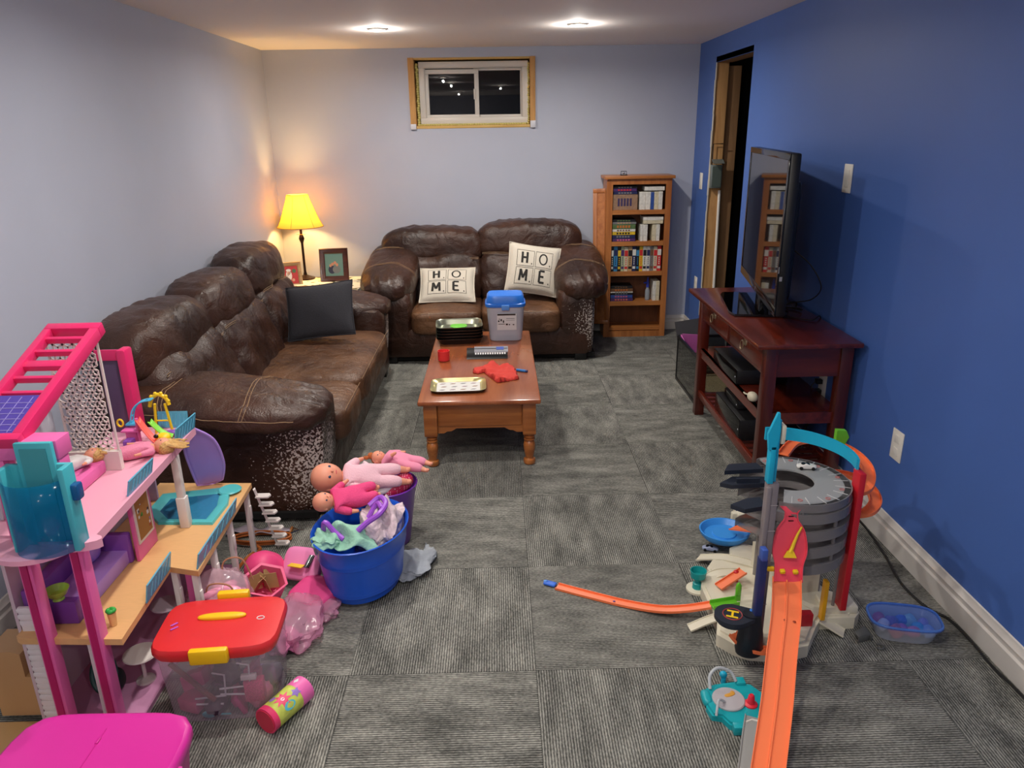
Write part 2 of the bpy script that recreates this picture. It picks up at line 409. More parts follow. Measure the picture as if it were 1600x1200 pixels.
b = MB(); frame(b, mid-.02, ax1-.03, az0+.035, az1-.035, .032, WY+.045, WY+.07); b.build('sash', VINYL, wroot)
b = MB(); b.box(mid-.022, mid-.008, WY+.006, WY+.022, (az0+az1)/2-.05, (az0+az1)/2+.03, bev=.004); b.build('latch', VINYL, wroot)
WGL = glass_mat('window_glass', (120, 126, 130), .0, .01)
b = MB(); b.box(ax0+.06, mid, WY+.03, WY+.034, az0+.05, az1-.07); b.build('pane', WGL, wroot)
b = MB(); b.box(mid, ax1-.05, WY+.055, WY+.059, az0+.05, az1-.05); b.build('pane', WGL, wroot)
RW = wood_mat('window_rough_wood', (176, 122, 66), (206, 160, 98), 6, 'Z', .75)
RWH = wood_mat('window_rough_wood_sill', (190, 150, 84), (222, 190, 120), 6, 'X', .75)
b = MB(); b.box(WX0, WX0+.045, YB-.018, YB+.14, WZ0, WZ1, bev=.002); b.build('rough_jamb', RW, wroot)
b = MB(); b.box(WX1-.042, WX1, YB-.018, YB+.14, WZ0, WZ1, bev=.002); b.build('rough_jamb', RW, wroot)
b = MB(); b.box(WX0+.045, WX1-.042, YB-.004, YB+.14, WZ0, WZ0+.022, bev=.002); b.build('rough_sill', RWH, wroot)
b = MB(); b.box(WX0+.045, WX1-.042, YB-.002, YB+.14, WZ1-.014, WZ1, bev=.002); b.build('rough_head', RWH, wroot)
FOAM = mat('spray_foam', (206, 196, 120), .8, bump=.6, bscale=60)
b = MB()
random.seed(4)
for i in range(26):
    z = WZ0+.03+i*(WZ1-WZ0-.06)/26
    for x in (WX0+.060, WX1-.050):
        b.puff((x+random.uniform(-.004, .004), YB+.07, z), (.028, .06, .03), 2, n=3)
for i in range(44):
    x = WX0+.06+i*(WX1-WX0-.12)/44
    b.puff((x, YB+.06, WZ0+.028), (.03, .05, .02), 2, n=3)
b.build('foam_seal', FOAM, wroot)
b = MB(); b.box(WX0-.001, WX0+.043, YB-.024, YB-.017, WZ0-.006, WZ0+.036, bev=.003); b.box(WX1-.042, WX1+.001, YB-.024, YB-.017, WZ0-.004, WZ0+.05, bev=.003)
b.build('corner_plate', mat('steel_plate', (205, 205, 210), .4), wroot)
b = MB(); b.box(-1.2, .9, YB+.7, YB+.75, 1.2, 3.0); struct(b.build('wall_window_well', mat('window_well_night', (14, 15, 18), .9)))

# recessed ceiling lights
LENS = mat('lit_led_lens', (255, 250, 240), .5, emit=14)
def pot(i, x, y, lab):
    t = thing('recessed_light', lab, 'ceiling light', (x, y, H), 'recessed lights in the ceiling')
    b = MB(); b.lathe([(.05, -.001), (.062, -.001), (.064, -.006), (.056, -.011), (.048, -.009)], (x, y, H), 28, caps=(False, False)); b.build('trim_ring', TRIMW, t)
    b = MB(); b.lathe([(.049, -.004), (.049, -.007)], (x, y, H), 28); b.build('lens', LENS, t)
labs = ['lit round recessed ceiling light above the sofa corner, left of the window', 'lit round recessed ceiling light nearest the blue wall, right of the window',
        'recessed ceiling light above the middle of the long sofa', 'recessed ceiling light above the foot of the long sofa', 'recessed ceiling light just above the camera spot',
        'rear left recessed fill light, added unseen behind the viewer', 'rear right recessed fill light, added unseen behind the viewer']
for i, (x, y) in enumerate(POTS): pot(i, x, y, labs[i])

gl_ = thing('fill_lamp', 'white globe fill lamp on a stand, added unseen behind the viewer', 'lamp', (-.9, -1.3, 0))  # lamp body made up around the added fill light, never in view
b = MB(); b.puff((-.9, -1.3, 1.45), (.24, .24, .24), 2, n=10); b.build('globe', mat('globe_glass', (255, 245, 230), .3, clear=.92), gl_)
b = MB(); b.lathe([(.13, 0), (.13, .015), (.02, .03), (.012, .05), (.012, 1.30), (.03, 1.33)], (-.9, -1.3, 0), 24); b.build('stand', BLACK_PL, gl_)
# ------------------------------------------------------------------ couches
STITCH = mat('leather_stitching', (150, 120, 88), .7)
UNDERC = mat('black_underside_cloth', (14, 13, 13), .95)  # plain black cloth on the couch underside
def couch(name, label, cat, L, backs, seats, armw, peel, zs=.405, D=.98, rise=.03, padh=.168, ytop=.955, arm_w2=None, armz=(.62, .55), hts=None):
    """local frame: x along the couch, front at y=-D/2, back at y=+D/2"""
    t = thing(name, label, cat)
    LE = leather_mat(name+'_leather', None); LEP = leather_mat(name+'_side_leather', peel)
    LE2 = leather_mat(name+'_seat_leather', None, (74, 48, 33), (114, 79, 53), .38)  # lighter brown than the rest: lamp light put into the seat colour
    hx, hy = L/2, D/2
    aw = armw
    # base
    b = MB()
    b.box(-hx+.10, hx-.10, -hy+.03, hy-.02, .045, .27, bev=.03)
    def wr(p, q):
        return p + Vector((0, 0, 0))
    b.build('base_panel', LE, t)
    b = MB(); b.box(-hx+.05, hx-.05, -hy+.07, hy-.05, .02, .05); b.build('dust_cover', UNDERC, t)
    for sx in (-1, 1):
        for sy in (-1, 1):
            b = MB(); b.box(sx*(hx-.16)-.045, sx*(hx-.16)+.045, sy*(hy-.09)-.045, sy*(hy-.09)+.045, 0, .06, bev=.006); b.build('foot', BLACK_PL, t)
    # outside of the back
    b = MB(); b.prism([(hy-.20, .05), (hy-.005, .05), (hy-.0, .55), (hy-.03, .72), (hy-.10, .74), (hy-.19, .45)], -hx+.14, hx-.14, axis='x'); b.build('back_frame', LE, t)
    for sx in (-1, 1):
        # side panel: tall, slightly bellied box with a rounded front edge
        b = MB()
        def sp(p, q, sx=sx):
            k = (p.z+.24)/.48
            ins = -.035*(1-k)**2 if q.y < 0 else 0
            return Vector((p.x*(1-.05*(1-k)) - sx*.010, p.y - ins, p.z))
        b.puff((sx*(hx-aw/2-.02), .0, .285), (aw-.045, D-.03, .52), e=11, fn=sp, n=14); b.build('side_panel', LEP, t)
        # arm pad: fat pillow, high at the back, drooping at front, overhanging outside
        b = MB()
        def ap(p, q, sx=sx):
            f = (-q.y+1)/2       # 1 at front
            z = p.z*(1 - .06*f) - .055*f**1.6 + rise*(1-f) + .010*nz((p.x*1, p.y, p.z), 9, 3+sx) + .006*nz(p, 22, 1)
            z += -.022*max(0, abs(q.x))**2.5
            x = p.x*(1+.06*f) + sx*.02*f
            y = p.y
            # gathered folds near the front end
            if q.y < -.72: x += .004*math.sin(q.x*22); z += .005*math.sin(q.x*18+q.z*6)
            return Vector((x, y, z))
        b.puff((sx*(hx-aw/2+.005), -.01, armz[0]-.06), (aw+.075, D+.0, padh), e=3.1, fn=ap, n=26); arm = b.build('arm_pad', LE, t)
        b = MB()
        for yy in ((-.18, -.165), (.14, .155)):
            for y0 in yy:
                pts = []
                for i in range(15):
                    a = PI*(.06+.88*i/14)
                    X = math.cos(a)*(aw+.075)/2*.985; q = Vector((math.cos(a), y0/(D/2), math.sin(a)))
                    ee = 3.1; l = (abs(q.x)**ee+abs(q.y)**ee+abs(q.z)**ee)**(1/ee); q = q/l
                    p = Vector((q.x*(aw+.075)/2, q.y*D/2, q.z*padh/2)); p = ap(p, q, sx)
                    pts.append(p*1.0+Vector((sx*(hx-aw/2+.005), -.01, armz[0]-.06+.0012)))
                b.tube(pts, .0016, 5)
        for zq in (.18,):
            pts = []
            for i in range(31):
                q = Vector((sx*1.0, -.93+1.8*i/30, zq)); l = (abs(q.x)**3.1+abs(q.y)**3.1+abs(q.z)**3.1)**(1/3.1); q = q/l
                p = Vector((q.x*(aw+.075)/2, q.y*D/2, q.z*padh/2)); p = ap(p, q, sx); pts.append(p+Vector((sx*(hx-aw/2+.005)+sx*.001, -.01, armz[0]-.06)))
            b.tube(pts, .0018, 5)
        b.build('stitching', STITCH, arm)
        # piping line running along the outside under the pad
    # seat cushions
    for i, (x0, x1) in enumerate(seats):
        b = MB()
        def sc(p, q, i=i):
            z = p.z
            if q.z > 0: z += .022*(1-q.x**2)*(1-q.y**2) + .006*nz(p, 7, i*3+5) + .0035*nz((p.x*3, p.y, p.z), 16, 2)
            y = p.y + (.0 if q.y > 0 else .006*nz(p, 9, 8))
            return Vector((p.x, y, z))
        b.puff(((x0+x1)/2, -.13, zs-.085), (x1-x0+.006, D-.20, .19), e=6.5, fn=sc, n=26); se = b.build('seat_cushion', LE2, t)
        b = MB()
        for yy in (-.475,):
            pts = [Vector((x0+.03+(x1-x0-.06)*k/16, -.13-(D-.20)/2+.012, zs-.004+.012*math.sin(PI*k/16)*.2)) for k in range(17)]
            b.tube(pts, .0014, 5)
        b.build('stitching', STITCH, se)
    # back: for every section a lower padded panel and a fat roll on top
    for i, (x0, x1) in enumerate(backs):
        xc, w = (x0+x1)/2, x1-x0
        zt = ytop if hts is None else hts[i]
        def dent(p, q, k, i=i):
            d = math.hypot(q.x*1.2, (q.z - k)*1.2)
            return math.exp(-(d/.33)**2)
        b = MB()
        def lp(p, q, i=i):
            y = p.y
            if q.y < 0:
                y += .065*dent(p, q, 1.0) + .020*nz(p, 7, i*5+1) + .012*nz(p, 15, i)
            return Vector((p.x, y + .16*(q.z*.5), p.z))
        b.puff((xc, hy-.265, .555), (w+.02, .30, .44), e=4.6, fn=lp, n=24); b.build('back_panel', LE, t)
        b = MB()
        def tp(p, q, i=i):
            y = p.y; z = p.z
            if q.y < .3: y += .060*dent(p, q, -1.0)+ .010*nz(p, 8, i*2+9)
            z += .012*nz((p.x*1.6, p.y, p.z), 9, i+2) + .007*nz((p.x*3, p.y, p.z), 14, i+6)
            z -= .022*abs(q.x)**3
            # pleats falling from the top
            if q.z > 0: y += .003*math.sin(q.x*31)*q.z
            return Vector((p.x, y + .03*q.z, z))
        b.puff((xc, hy-.165, zt-.145), (w+.06, .30, .29), e=3.5, fn=tp, n=26); hr = b.build('head_roll', LE, t)
        b = MB()
        pts = [Vector((x0+.015+(w-.03)*k/14, hy-.345+ .045*math.exp(-(((k-7)/7)/.33)**2)-.012*math.cos((k-7)/7*1.5)+.012, zt-.245+.004*math.sin(k))) for k in range(15)]
        for dz in (0, .010): b.tube([p+Vector((0, 0, dz)) for p in pts], .0016, 5)
        b.build('stitching', STITCH, hr)
        b = MB(); b.puff((xc, hy-.285, zt-.24), (.03, .02, .03), 2, n=4); b.build('tuft_button', LE, hr)
    return t, LE

# loveseat along the back wall : x -0.99 .. 0.79, y 5.38 .. 6.29
ls, LEl = couch('loveseat', 'two-seat brown leather couch under the basement window with two printed pillows', 'couch', 1.76,
    [(-.81, -.035), (-.035, .76)], [(-.56, -.03), (-.03, .57)], .33,
    [(.84, -.40, .30, .30, .8)], D=.90, hts=[.945, .985], armz=(.66, .6), rise=.13, padh=.25)
ls.location = (-.105, 5.835, 0)
# sofa along the left wall: y 2.97 .. 5.30, x -1.77 .. -0.77 (front faces +x)
sf, LEs = couch('sofa', 'long three-section brown leather sofa against the left wall, peeling at its front corner', 'sofa', 2.34,
    [(-1.07, -.33), (-.33, .37), (.37, 1.06)], [(-.78, -.30), (-.30, .80)], .40,
    [(-1.16, -.47, .28, .40, .75), (-.95, -.50, .30, .20, .7), (1.0, -.50, .30, .20, .5)], D=1.0, hts=[.93, .95, 1.0], armz=(.625, .55))
sf.location = (-1.275, 4.14, 0); sf.rotation_euler = (0, 0, R_(90))

# ------------------------------------------------------------------ pillows
def pillow(name, label, w, h, th, M4, m, letters=None, group=None, crush=0.0, cat='pillow'):
    t = thing(name, label, cat, group=group)
    def P(u, v, side=1):    # u,v in -1..1
        e = max(0, 1-abs(u)**2.4)*max(0, 1-abs(v)**2.4)
        k = 1-.06*(abs(u)**2)*(1-abs(v)**2)*0
        x = w/2*u*(1-.05*(1-v*v)); y = h/2*v*(1-.05*(1-u*u))
        z = side*(th/2*e**.5 + .002) + .006*nz((u*.5, v*.5, 0), 3, 2)
        z += crush*(.02*nz((u, v, 0), 2.3, 7))
        return Vector((x, y, z))
    b = MB()
    n = 22
    for side in (1, -1): b.surf(lambda a, c: P(a*2-1, c*2-1, side), n, n)
    bmesh.ops.remove_doubles(b.bm, verts=b.bm.verts, dist=.0045)
    o = b.build('cover', m, t)
    b = MB(); 
    edge = [P(-1+2*k/20, -1)*1.0 for k in range(21)]+[P(1, -1+2*k/20) for k in range(1, 21)]+[P(1-2*k/20, 1) for k in range(1, 21)]+[P(-1, 1-2*k/20) for k in range(1, 20)]
    for p in edge: p.z = .006*0
    b.tube(edge, .004, 6, loop=True); b.build('piping', m, t)
    if letters:
        ink = mat('charcoal_print', (42, 40, 38), .9)
        def ribbon(mb, pts, wd):
            # pts in pillow uv; thin strip lying on the face
            P2 = []
            for i in range(len(pts)-1):
                a, c = Vector(pts[i]), Vector(pts[i+1]); k = max(1, int((c-a).length/.05))
                for j in range(k): P2.append(a.lerp(c, j/k))
            P2.append(Vector(pts[-1])); L_ = []; R__ = []
            for i, p in enumerate(P2):
                d = (P2[min(i+1, len(P2)-1)]-P2[max(i-1, 0)]).normalized(); nrm = Vector((-d.y, d.x))*wd/2
                q1 = p+nrm; q2 = p-nrm
                L_.append(P(q1.x, q1.y)+Vector((0, 0, .0016))); R__.append(P(q2.x, q2.y)+Vector((0, 0, .0016)))
            for i in range(len(L_)-1): mb.face([L_[i], L_[i+1], R__[i+1], R__[i]])
        b1 = MB(); b2 = MB(); W = .085
        G = {'H': [[(-.5, -1), (-.5, 1)], [(.5, -1), (.5, 1)], [(-.5, 0), (.5, 0)]],
             'O': [[(math.cos(a*PI/10)*.78, math.sin(a*PI/10)*.95) for a in range(21)]],
             'M': [[(-.7, -1), (-.62, 1)], [(-.62, 1), (0, -.5)], [(0, -.5), (.62, 1)], [(.62, 1), (.7, -1)]],
             'E': [[(-.5, -1), (-.5, 1)], [(-.5, 1), (.55, 1)], [(-.5, 0), (.4, 0)], [(-.5, -1), (.55, -1)]]}
        for ch, cx, cy in (('H', -.37, .37), ('O', .37, .37), ('M', -.37, -.37), ('E', .37, -.37)):
            for st in G[ch]:
                ribbon(b1, [(cx-.03+x*.19, cy+.02+y*.235) for x, y in st], W if ch != 'O' else .055)
            s_ = .335; ribbon(b2, [(cx-s_, cy-s_), (cx+s_, cy-s_), (cx+s_, cy+s_), (cx-s_, cy+s_), (cx-s_, cy-s_)], .014)
            ribbon(b1, [(cx+.25, cy-.26), (cx+.25, cy-.20)], .035)
        b1.build('printed_letters', ink, o); b2.build('printed_squares', ink, o)
    t.matrix_world = M4
    return t
CREAM = mat('cream_canvas', (214, 206, 190), .9, bump=.35, bscale=260)
def frameM(c, right, up):
    r = Vector(right).normalized(); u = Vector(up); u = (u-r*u.dot(r)).normalized(); n = r.cross(u)
    return Matrix(((r.x, u.x, n.x, c[0]), (r.y, u.y, n.y, c[1]), (r.z, u.z, n.z, c[2]), (0, 0, 0, 1)))
pillow('throw_pillow', 'cream HOME pillow slumped flat on the left seat of the loveseat', .43, .33, .12, frameM((-.395, 5.70, .545), (1, 0, .0), (0.02, .75, .66)), CREAM, True, 'cream pillows printed HOME')
pillow('throw_pillow', 'cream HOME pillow standing tilted on the right seat of the loveseat', .40, .385, .13, frameM((.265, 5.68, .655), (1, .03, -.16), (.16, .42, .90)), CREAM, True, 'cream pillows printed HOME')
pillow('throw_pillow', 'plain charcoal fabric pillow leaning at the far end of the sofa', .44, .35, .14, frameM((-1.125, 4.60, .615), (1, -.10, .13), (-.40, .48, .82)), mat('charcoal_fabric', (48, 48, 54), .85, bump=.3, bscale=200), None)

# ------------------------------------------------------------------ coffee table
OAK = wood_mat('honey_oak', (146, 80, 36), (188, 116, 58), 6, 'X', .32, .35)
OAKT = wood_mat('worn_oak_top', (138, 72, 40), (168, 96, 56), 4, 'Y', .26, .35)
TZ = .38
ct = thing('coffee_table', 'honey oak coffee table with turned front legs in front of the loveseat', 'coffee table', (-.11, 4.22, 0))
b = MB(); b.box(-.425, .203, 3.535, 4.91, TZ-.026, TZ, bev=.009); b.build('tabletop', OAKT, ct)
b = MB(); b.box(-.37, .148, 3.60, 3.62, .215, TZ-.026); b.prism([(-.37, .18), (-.30, .18), (-.285, .19), (-.26, .192), (-.235, .207), (.015, .207), (.04, .192), (.06, .19), (.078, .18), (.148, .18), (.148, .215), (-.37, .215)], 3.60, 3.62, axis='y')
b.box(-.378, -.358, 3.62, 4.83, .20, TZ-.026); b.box(.136, .156, 3.62, 4.83, .20, TZ-.026); b.box(-.37, .148, 4.82, 4.84, .20, TZ-.026)
b.build('apron', OAK, ct)
b = MB(); b.box(-.328, .106, 3.592, 3.602, .222, TZ-.034, bev=.003); b.build('drawer_front', OAK, ct)
for x in (-.366, .144):
    for y in (3.60, 4.84):
        b = MB(); b.box(x-.034, x+.034, y-.034, y+.034, .175, TZ-.026, bev=.003)
        b.lathe([(.020, 0), (.030, .004), (.033, .016), (.030, .028), (.020, .034), (.022, .042), (.030, .085), (.031, .11), (.027, .128), (.022, .134), (.029, .139), (.029, .145), (.022, .149), (.029, .154), (.029, .160), (.022, .165), (.028, .170), (.030, .176)], (x, y, 0), 24)
        b.build('leg', OAK, ct)
TIN = mat('black_tin', (18, 18, 20), .3, coat=.5); TINI = mat('shiny_tin_inside', (160, 164, 146), .3, .9)
def tray(name, lab, c, sx, sy, h, group=None, rz=0, inm=TINI, outm=TIN, cat='tin'):
    t = thing(name, lab, cat, group=group)
    b = MB(); pr = [(.90, 0), (1.0, h*.85), (1.03, h), (1.03, h+.002)]
    b.lathe([(r*sx/2, z) for r, z in pr], (0, 0, 0), 36, 0, 1, sy/sx, caps=(True, False), se=7); b.build('shell', outm, t)
    b = MB(); b.lathe([(.88*sx/2, .002), (.985*sx/2, h*.86), (1.02*sx/2, h+.001), (1.035*sx/2, h+.003)], (0, 0, 0), 36, 0, 1, sy/sx, caps=(True, False), se=7); b.build('lining', inm, t)
    if cat == 'tray':
        b = MB(); b.box(-.115, .115, -.08, .08, .0035, .005); b.build('sticker_sheet', mat('sticker_paper', (226, 226, 222), .7), t)
        b = MB()
        for r in range(3):
            for c_ in range(4):
                x = -.085+c_*.055+(.008 if r == 1 else 0); y = .05-r*.048
                b.prism([(x-.016, y-.004), (x+.006, y-.004), (x+.016, y+.006), (x-.006, y+.006)], .0048, .0058, m=(r+c_) % 3)
        b.build('stickers', [mat('sticker_mauve', (150, 120, 130), .6), mat('sticker_tan', (150, 116, 90), .6), mat('sticker_grey', (120, 118, 122), .6)], t)
    t.location = c; t.rotation_euler = (0, 0, rz)
    return t
names = ['bottom', 'second from bottom', 'middle', 'second from top', 'top']
for i in range(5):
    tray('baking_tin', '%s black baking tin of the stack on the coffee table' % names[i], (-.262, 4.70, TZ+.001+i*.019), .29, .24, .034, 'stacked black baking tins', R_(4))
b = MB(); b.puff((-.265, 4.70, TZ+.083+.012), (.11, .09, .012), 3, n=5); b.box(-.30, -.25, 4.65, 4.70, TZ+.088, TZ+.096, bev=.003)
tag(b.build('cookie_cutter', mat('lime_plastic', (110, 200, 60), .4)), 'bright green plastic piece lying inside the top baking tin', 'toy')
# blue-lidded container
CLR = mat('milky_container_plastic', (205, 212, 226), .35, clear=.28)
cc = thing('storage_container', 'tall milky plastic container with a bright blue lid on the coffee table', 'container', (.04, 4.735, TZ))
b = MB(); b.lathe([(.100, .001), (.106, .01), (.122, .235), (.124, .24)], (.04, 4.735, TZ), 36, 0, 1, .82, se=6, caps=(True, False)); b.build('tub', CLR, cc)
BLUEL = mat('blue_lid_plastic', (44, 118, 220), .35)
b = MB(); b.lathe([(.128, .225), (.131, .232), (.130, .245), (.122, .25), (.118, .285), (.108, .298), (.06, .302), (.001, .302)], (.04, 4.735, TZ), 36, 0, 1, .82, se=6); lid = b.build('lid', mat('blue_lid_top', (40, 120, 224), .35), cc)
b = MB(); b.obox((.04, 4.626, TZ+.225), (.05, .012, .034), (0, 0, 0), 0, .004); b.build('latch', mat('latch_blue', (90, 150, 230), .4), lid)
b = MB(); b.surf(lambda u, v: Vector((-.015+.125*u, 4.735-.82*(.1105+.0133*v)-.0012, TZ+.075+.11*v)), 2, 2); lb = b.build('label', mat('container_label', (214, 214, 216), .7), cc)
b = MB()
def lab_(x0, x1, z0, z1):
    f = lambda v: 4.735-.82*(.1105+.0133*v)-.0022
    b.face([Vector((-.015+.125*x0, f(z0), TZ+.075+.11*z0)), Vector((-.015+.125*x1, f(z0), TZ+.075+.11*z0)), Vector((-.015+.125*x1, f(z1), TZ+.075+.11*z1)), Vector((-.015+.125*x0, f(z1), TZ+.075+.11*z1))])
lab_(.02, .95, .9, .99)
for x0, x1, z0, z1 in ((.05, .12, .5, .6), (.18, .25, .55, .68), (.3, .36, .45, .6), (.06, .4, .36, .39), (.45, .55, .3, .4), (.6, .66, .3, .37), (.8, .88, .3, .36), (.1, .13, .62, .72), (.47, .9, .7, .72), (.47, .9, .6, .615)): lab_(x0, x1, z0, z1)
b.build('label_print', BLACK_PL, lb, smooth=False)
# stacked coral cups
CORAL = mat('coral_red_plastic', (232, 60, 60), .35, clear=.1)
b = MB()
for k in range(3): b.lathe([(.030, .0), (.034, .002), (.036, .030), (.033, .030), (.030, .004)], (-.335, 4.245, TZ+.002+k*.015), 28, caps=(True, True))
tag(b.build('ring_stack', CORAL), 'coral red round plastic rings stacked on the left of the coffee table', 'toy')
# carton of wrap
kb = thing('wrap_carton', 'long black carton with white lettering strip and silver top on the coffee table', 'box', (-.08, 4.30, TZ))
b = MB(); b.prism([(4.255, 0), (4.345, 0), (4.345, .046), (4.325, .046), (4.262, .012)], -.20, .045, axis='x', mtx=Matrix.Translation((0, 0, TZ+.001))); b.build('carton', BLACK_PL, kb)
b = MB(); b.prism([(4.29, .028), (4.347, .049), (4.347, .052), (4.29, .034)], -.155, .048, axis='x', mtx=Matrix.Translation((0, 0, TZ+.001))); tp_ = b.build('silver_top', mat('silver_foil_card', (150, 152, 160), .35, .4), kb)
b = MB(); b.obox((.0, 4.325, TZ+.046), (.045, .03, .004), (.3, 0, 0)); b.build('blue_print', mat('blue_print', (50, 80, 170), .5), tp_)
b = MB()
random.seed(2)
for i in range(13): 
    x = -.15+i*.0145; h = random.uniform(.005, .009)
    b.face([Vector((x, 4.2805-.004, TZ+.0185+.0055-.0)), Vector((x+.009, 4.2805-.004, TZ+.0185+.0055)), Vector((x+.009, 4.2805+.010, TZ+.0245+.0085)), Vector((x, 4.2805+.010, TZ+.0245+.0085))])
b.build('lettering', mat('white_print', (225, 225, 225), .6), kb, smooth=False)
# red cloth
REDC = mat('red_jersey_cloth', (214, 66, 56), .9, bump=.4, bscale=150)
b = MB()
poly = [(-.155, 3.99), (-.155, 4.05), (-.10, 4.09), (-.06, 4.13), (-.01, 4.09), (.08, 4.06), (.10, 3.86), (.02, 3.82), (-.02, 3.81), (-.05, 3.88), (-.09, 3.99), (-.13, 3.97)]
def inpoly(x, y, P):
    c = False; j = len(P)-1
    for i in range(len(P)):
        if (P[i][1] > y) != (P[j][1] > y) and x < (P[j][0]-P[i][0])*(y-P[i][1])/(P[j][1]-P[i][1])+P[i][0]: c = not c
        j = i
    return c
def clothpatch(mb, poly, z0, amp, fs, seed, n=34, top=None):
    xs = [p[0] for p in poly]; ys = [p[1] for p in poly]; x0, x1, y0, y1 = min(xs), max(xs), min(ys), max(ys)
    g = {}
    for i in range(n+1):
        for j in range(n+1):
            x = x0+(x1-x0)*i/n; y = y0+(y1-y0)*j/n
            zz = z0 + amp*(.5+.9*abs(nz((x, y, 0), fs, seed))*1.3 + .35*nz((x, y, 1), fs*2.3, seed))
            if top: zz += top(x, y)
            g[i, j] = (x, y, max(z0*.0+z0+.002, zz))
    vs = {}
    for i in range(n):
        for j in range(n):
            cx = x0+(x1-x0)*(i+.5)/n; cy = y0+(y1-y0)*(j+.5)/n
            if inpoly(cx, cy, poly):
                f = []
                for k in ((i, j), (i+1, j), (i+1, j+1), (i, j+1)):
                    if k not in vs: vs[k] = mb.bm.verts.new(g[k])
                    f.append(vs[k])
                mb.bm.faces.new(f)
    for v in list(vs.values()):
        if v.is_boundary: v.co.z = z0+.003
clothpatch(b, poly, TZ, .026, 12, 4)
tag(b.build('doll_shirt', REDC, solid=.003), 'crumpled small red knit shirt lying on the coffee table', 'clothes')
b = MB(); b.cyl((.092, 4.012, TZ+.008), (.142, 3.986, TZ+.008), .0075, m=0); b.cyl((.142, 3.986, TZ+.008), (.152, 3.981, TZ+.008), .0072, m=1)
tag(b.build('marker_pen', [mat('blue_marker', (50, 120, 190), .4), mat('marker_tip', (30, 60, 120), .4)]), 'blue marker pen beside the red shirt on the coffee table', 'pen')
tt = tray('sheet_tray', 'shallow tin tray lined with white sticker paper at the near end of the coffee table', (-.225, 3.745, TZ+.001), .285, .215, .016, None, R_(2), mat('brassy_tin', (200, 190, 140), .3, .8), cat='tray')


# ------------------------------------------------------------------ corner table, lamp and frames
side = thing('side_table', 'corner table behind the sofa arm under a white map-print cloth', 'side table', (-1.38, 5.80, 0))
DW = wood_mat('dark_wood', (50, 26, 18), (78, 42, 30), 6, 'X', .35, .3)
b = MB(); b.box(-1.72, -1.08, 5.50, 6.12, .51, .54, bev=.005); b.build('tabletop', DW, side)
for x in (-1.68, -1.12):
    for y in (5.54, 6.08):
        b = MB(); b.box(x-.025, x+.025, y-.025, y+.025, 0, .51); b.build('leg', DW, side)
def map_mat():
    m = bpy.data.materials.new('white_print_cloth'); m.use_nodes = True; nt = m.node_tree; N = nt.nodes; L = nt.links; b_ = N['Principled BSDF']
    tc = N.new('ShaderNodeTexCoord'); n1 = N.new('ShaderNodeTexNoise'); n1.inputs['Scale'].default_value = 14; n1.inputs['Detail'].default_value = 2; L.new(tc.outputs['Object'], n1.inputs[0])
    rp = N.new('ShaderNodeValToRGB'); rp.color_ramp.interpolation = 'CONSTANT'; e = rp.color_ramp.elements
    e[0].position = 0; e[0].color = rgb((94, 92, 60)); e[1].position = .40; e[1].color = rgb((226, 220, 200)); L.new(n1.outputs[0], rp.inputs[0]); L.new(rp.outputs[0], b_.inputs['Base Color']); b_.inputs['Roughness'].default_value = .9
    return m
b = MB(); b.box(-1.735, -1.065, 5.485, 6.135, .541, .546, bev=.002)
b.surf(lambda u, v: Vector((-1.735+.67*u, 5.485-.012*math.sin(u*22), .543-.14*v)), 40, 3)
b.surf(lambda u, v: Vector((-1.065+.012*math.sin(u*22), 5.485+.65*u, .543-.14*v)), 40, 3)
tag(b.build('tablecloth', map_mat(), origin=(-1.4, 5.8, .54)), 'white cloth with olive print covering the corner table', 'tablecloth')
lamp = thing('table_lamp', 'lit lamp with a bell shade and dark metal stem in the corner', 'lamp', (-1.572, 6.06, .546))
LX, LY = -1.572, 6.06
BRZ = mat('dark_bronze', (44, 24, 18), .35, .6)
b = MB(); b.lathe([(.075, 0), (.075, .012), (.05, .02), (.016, .035), (.010, .06), (.010, .29), (.017, .31), (.022, .325), (.017, .345), (.010, .36), (.010, .42)], (LX, LY, .546), 24); b.build('stem', BRZ, lamp)
b = MB(); b.tube([(LX-.035, LY-.01, .905), (LX+.035, LY-.01, .905)], .002, 6); b.lathe([(.004, 0), (.004, .18)], (LX, LY, .966-.04), 8); b.build('pull_chain_arm', mat('brass', (190, 150, 80), .3, .9), lamp)
b = MB()
prof = [(.180, 0), (.170, .015), (.150, .055), (.128, .11), (.108, .165), (.092, .21), (.083, .245), (.082, .25)]
ring = []
for r, z in prof: ring.append([Vector((LX+r*math.cos(a*PI/20), LY+r*math.sin(a*PI/20), .965+z)) for a in range(40)])
b.rings(ring, 0, False, False)
def shade_mat():
    m = bpy.data.materials.new('yellow_lamp_shade'); m.use_nodes = True; N = m.node_tree.nodes; L = m.node_tree.links; N.remove(N['Principled BSDF'])
    d = N.new('ShaderNodeBsdfDiffuse'); d.inputs[0].default_value = rgb((214, 180, 100)); t = N.new('ShaderNodeBsdfTranslucent'); t.inputs[0].default_value = rgb((236, 178, 60))
    mx = N.new('ShaderNodeMixShader'); mx.inputs[0].default_value = .38; L.new(d.outputs[0], mx.inputs[1]); L.new(t.outputs[0], mx.inputs[2]); L.new(mx.outputs[0], N['Material Output'].inputs[0]); return m
sh = b.build('lamp_shade', shade_mat(), lamp)
b = MB()
for k in range(6):
    a = k*PI/3+.35; b.tube([Vector((LX+(r+.0015)*math.cos(a), LY+(r+.0015)*math.sin(a), .965+z)) for r, z in prof], .0016, 5)
b.tube([Vector((LX+.18*math.cos(a*PI/20), LY+.18*math.sin(a*PI/20), .966)) for a in range(40)], .003, 6, loop=True)
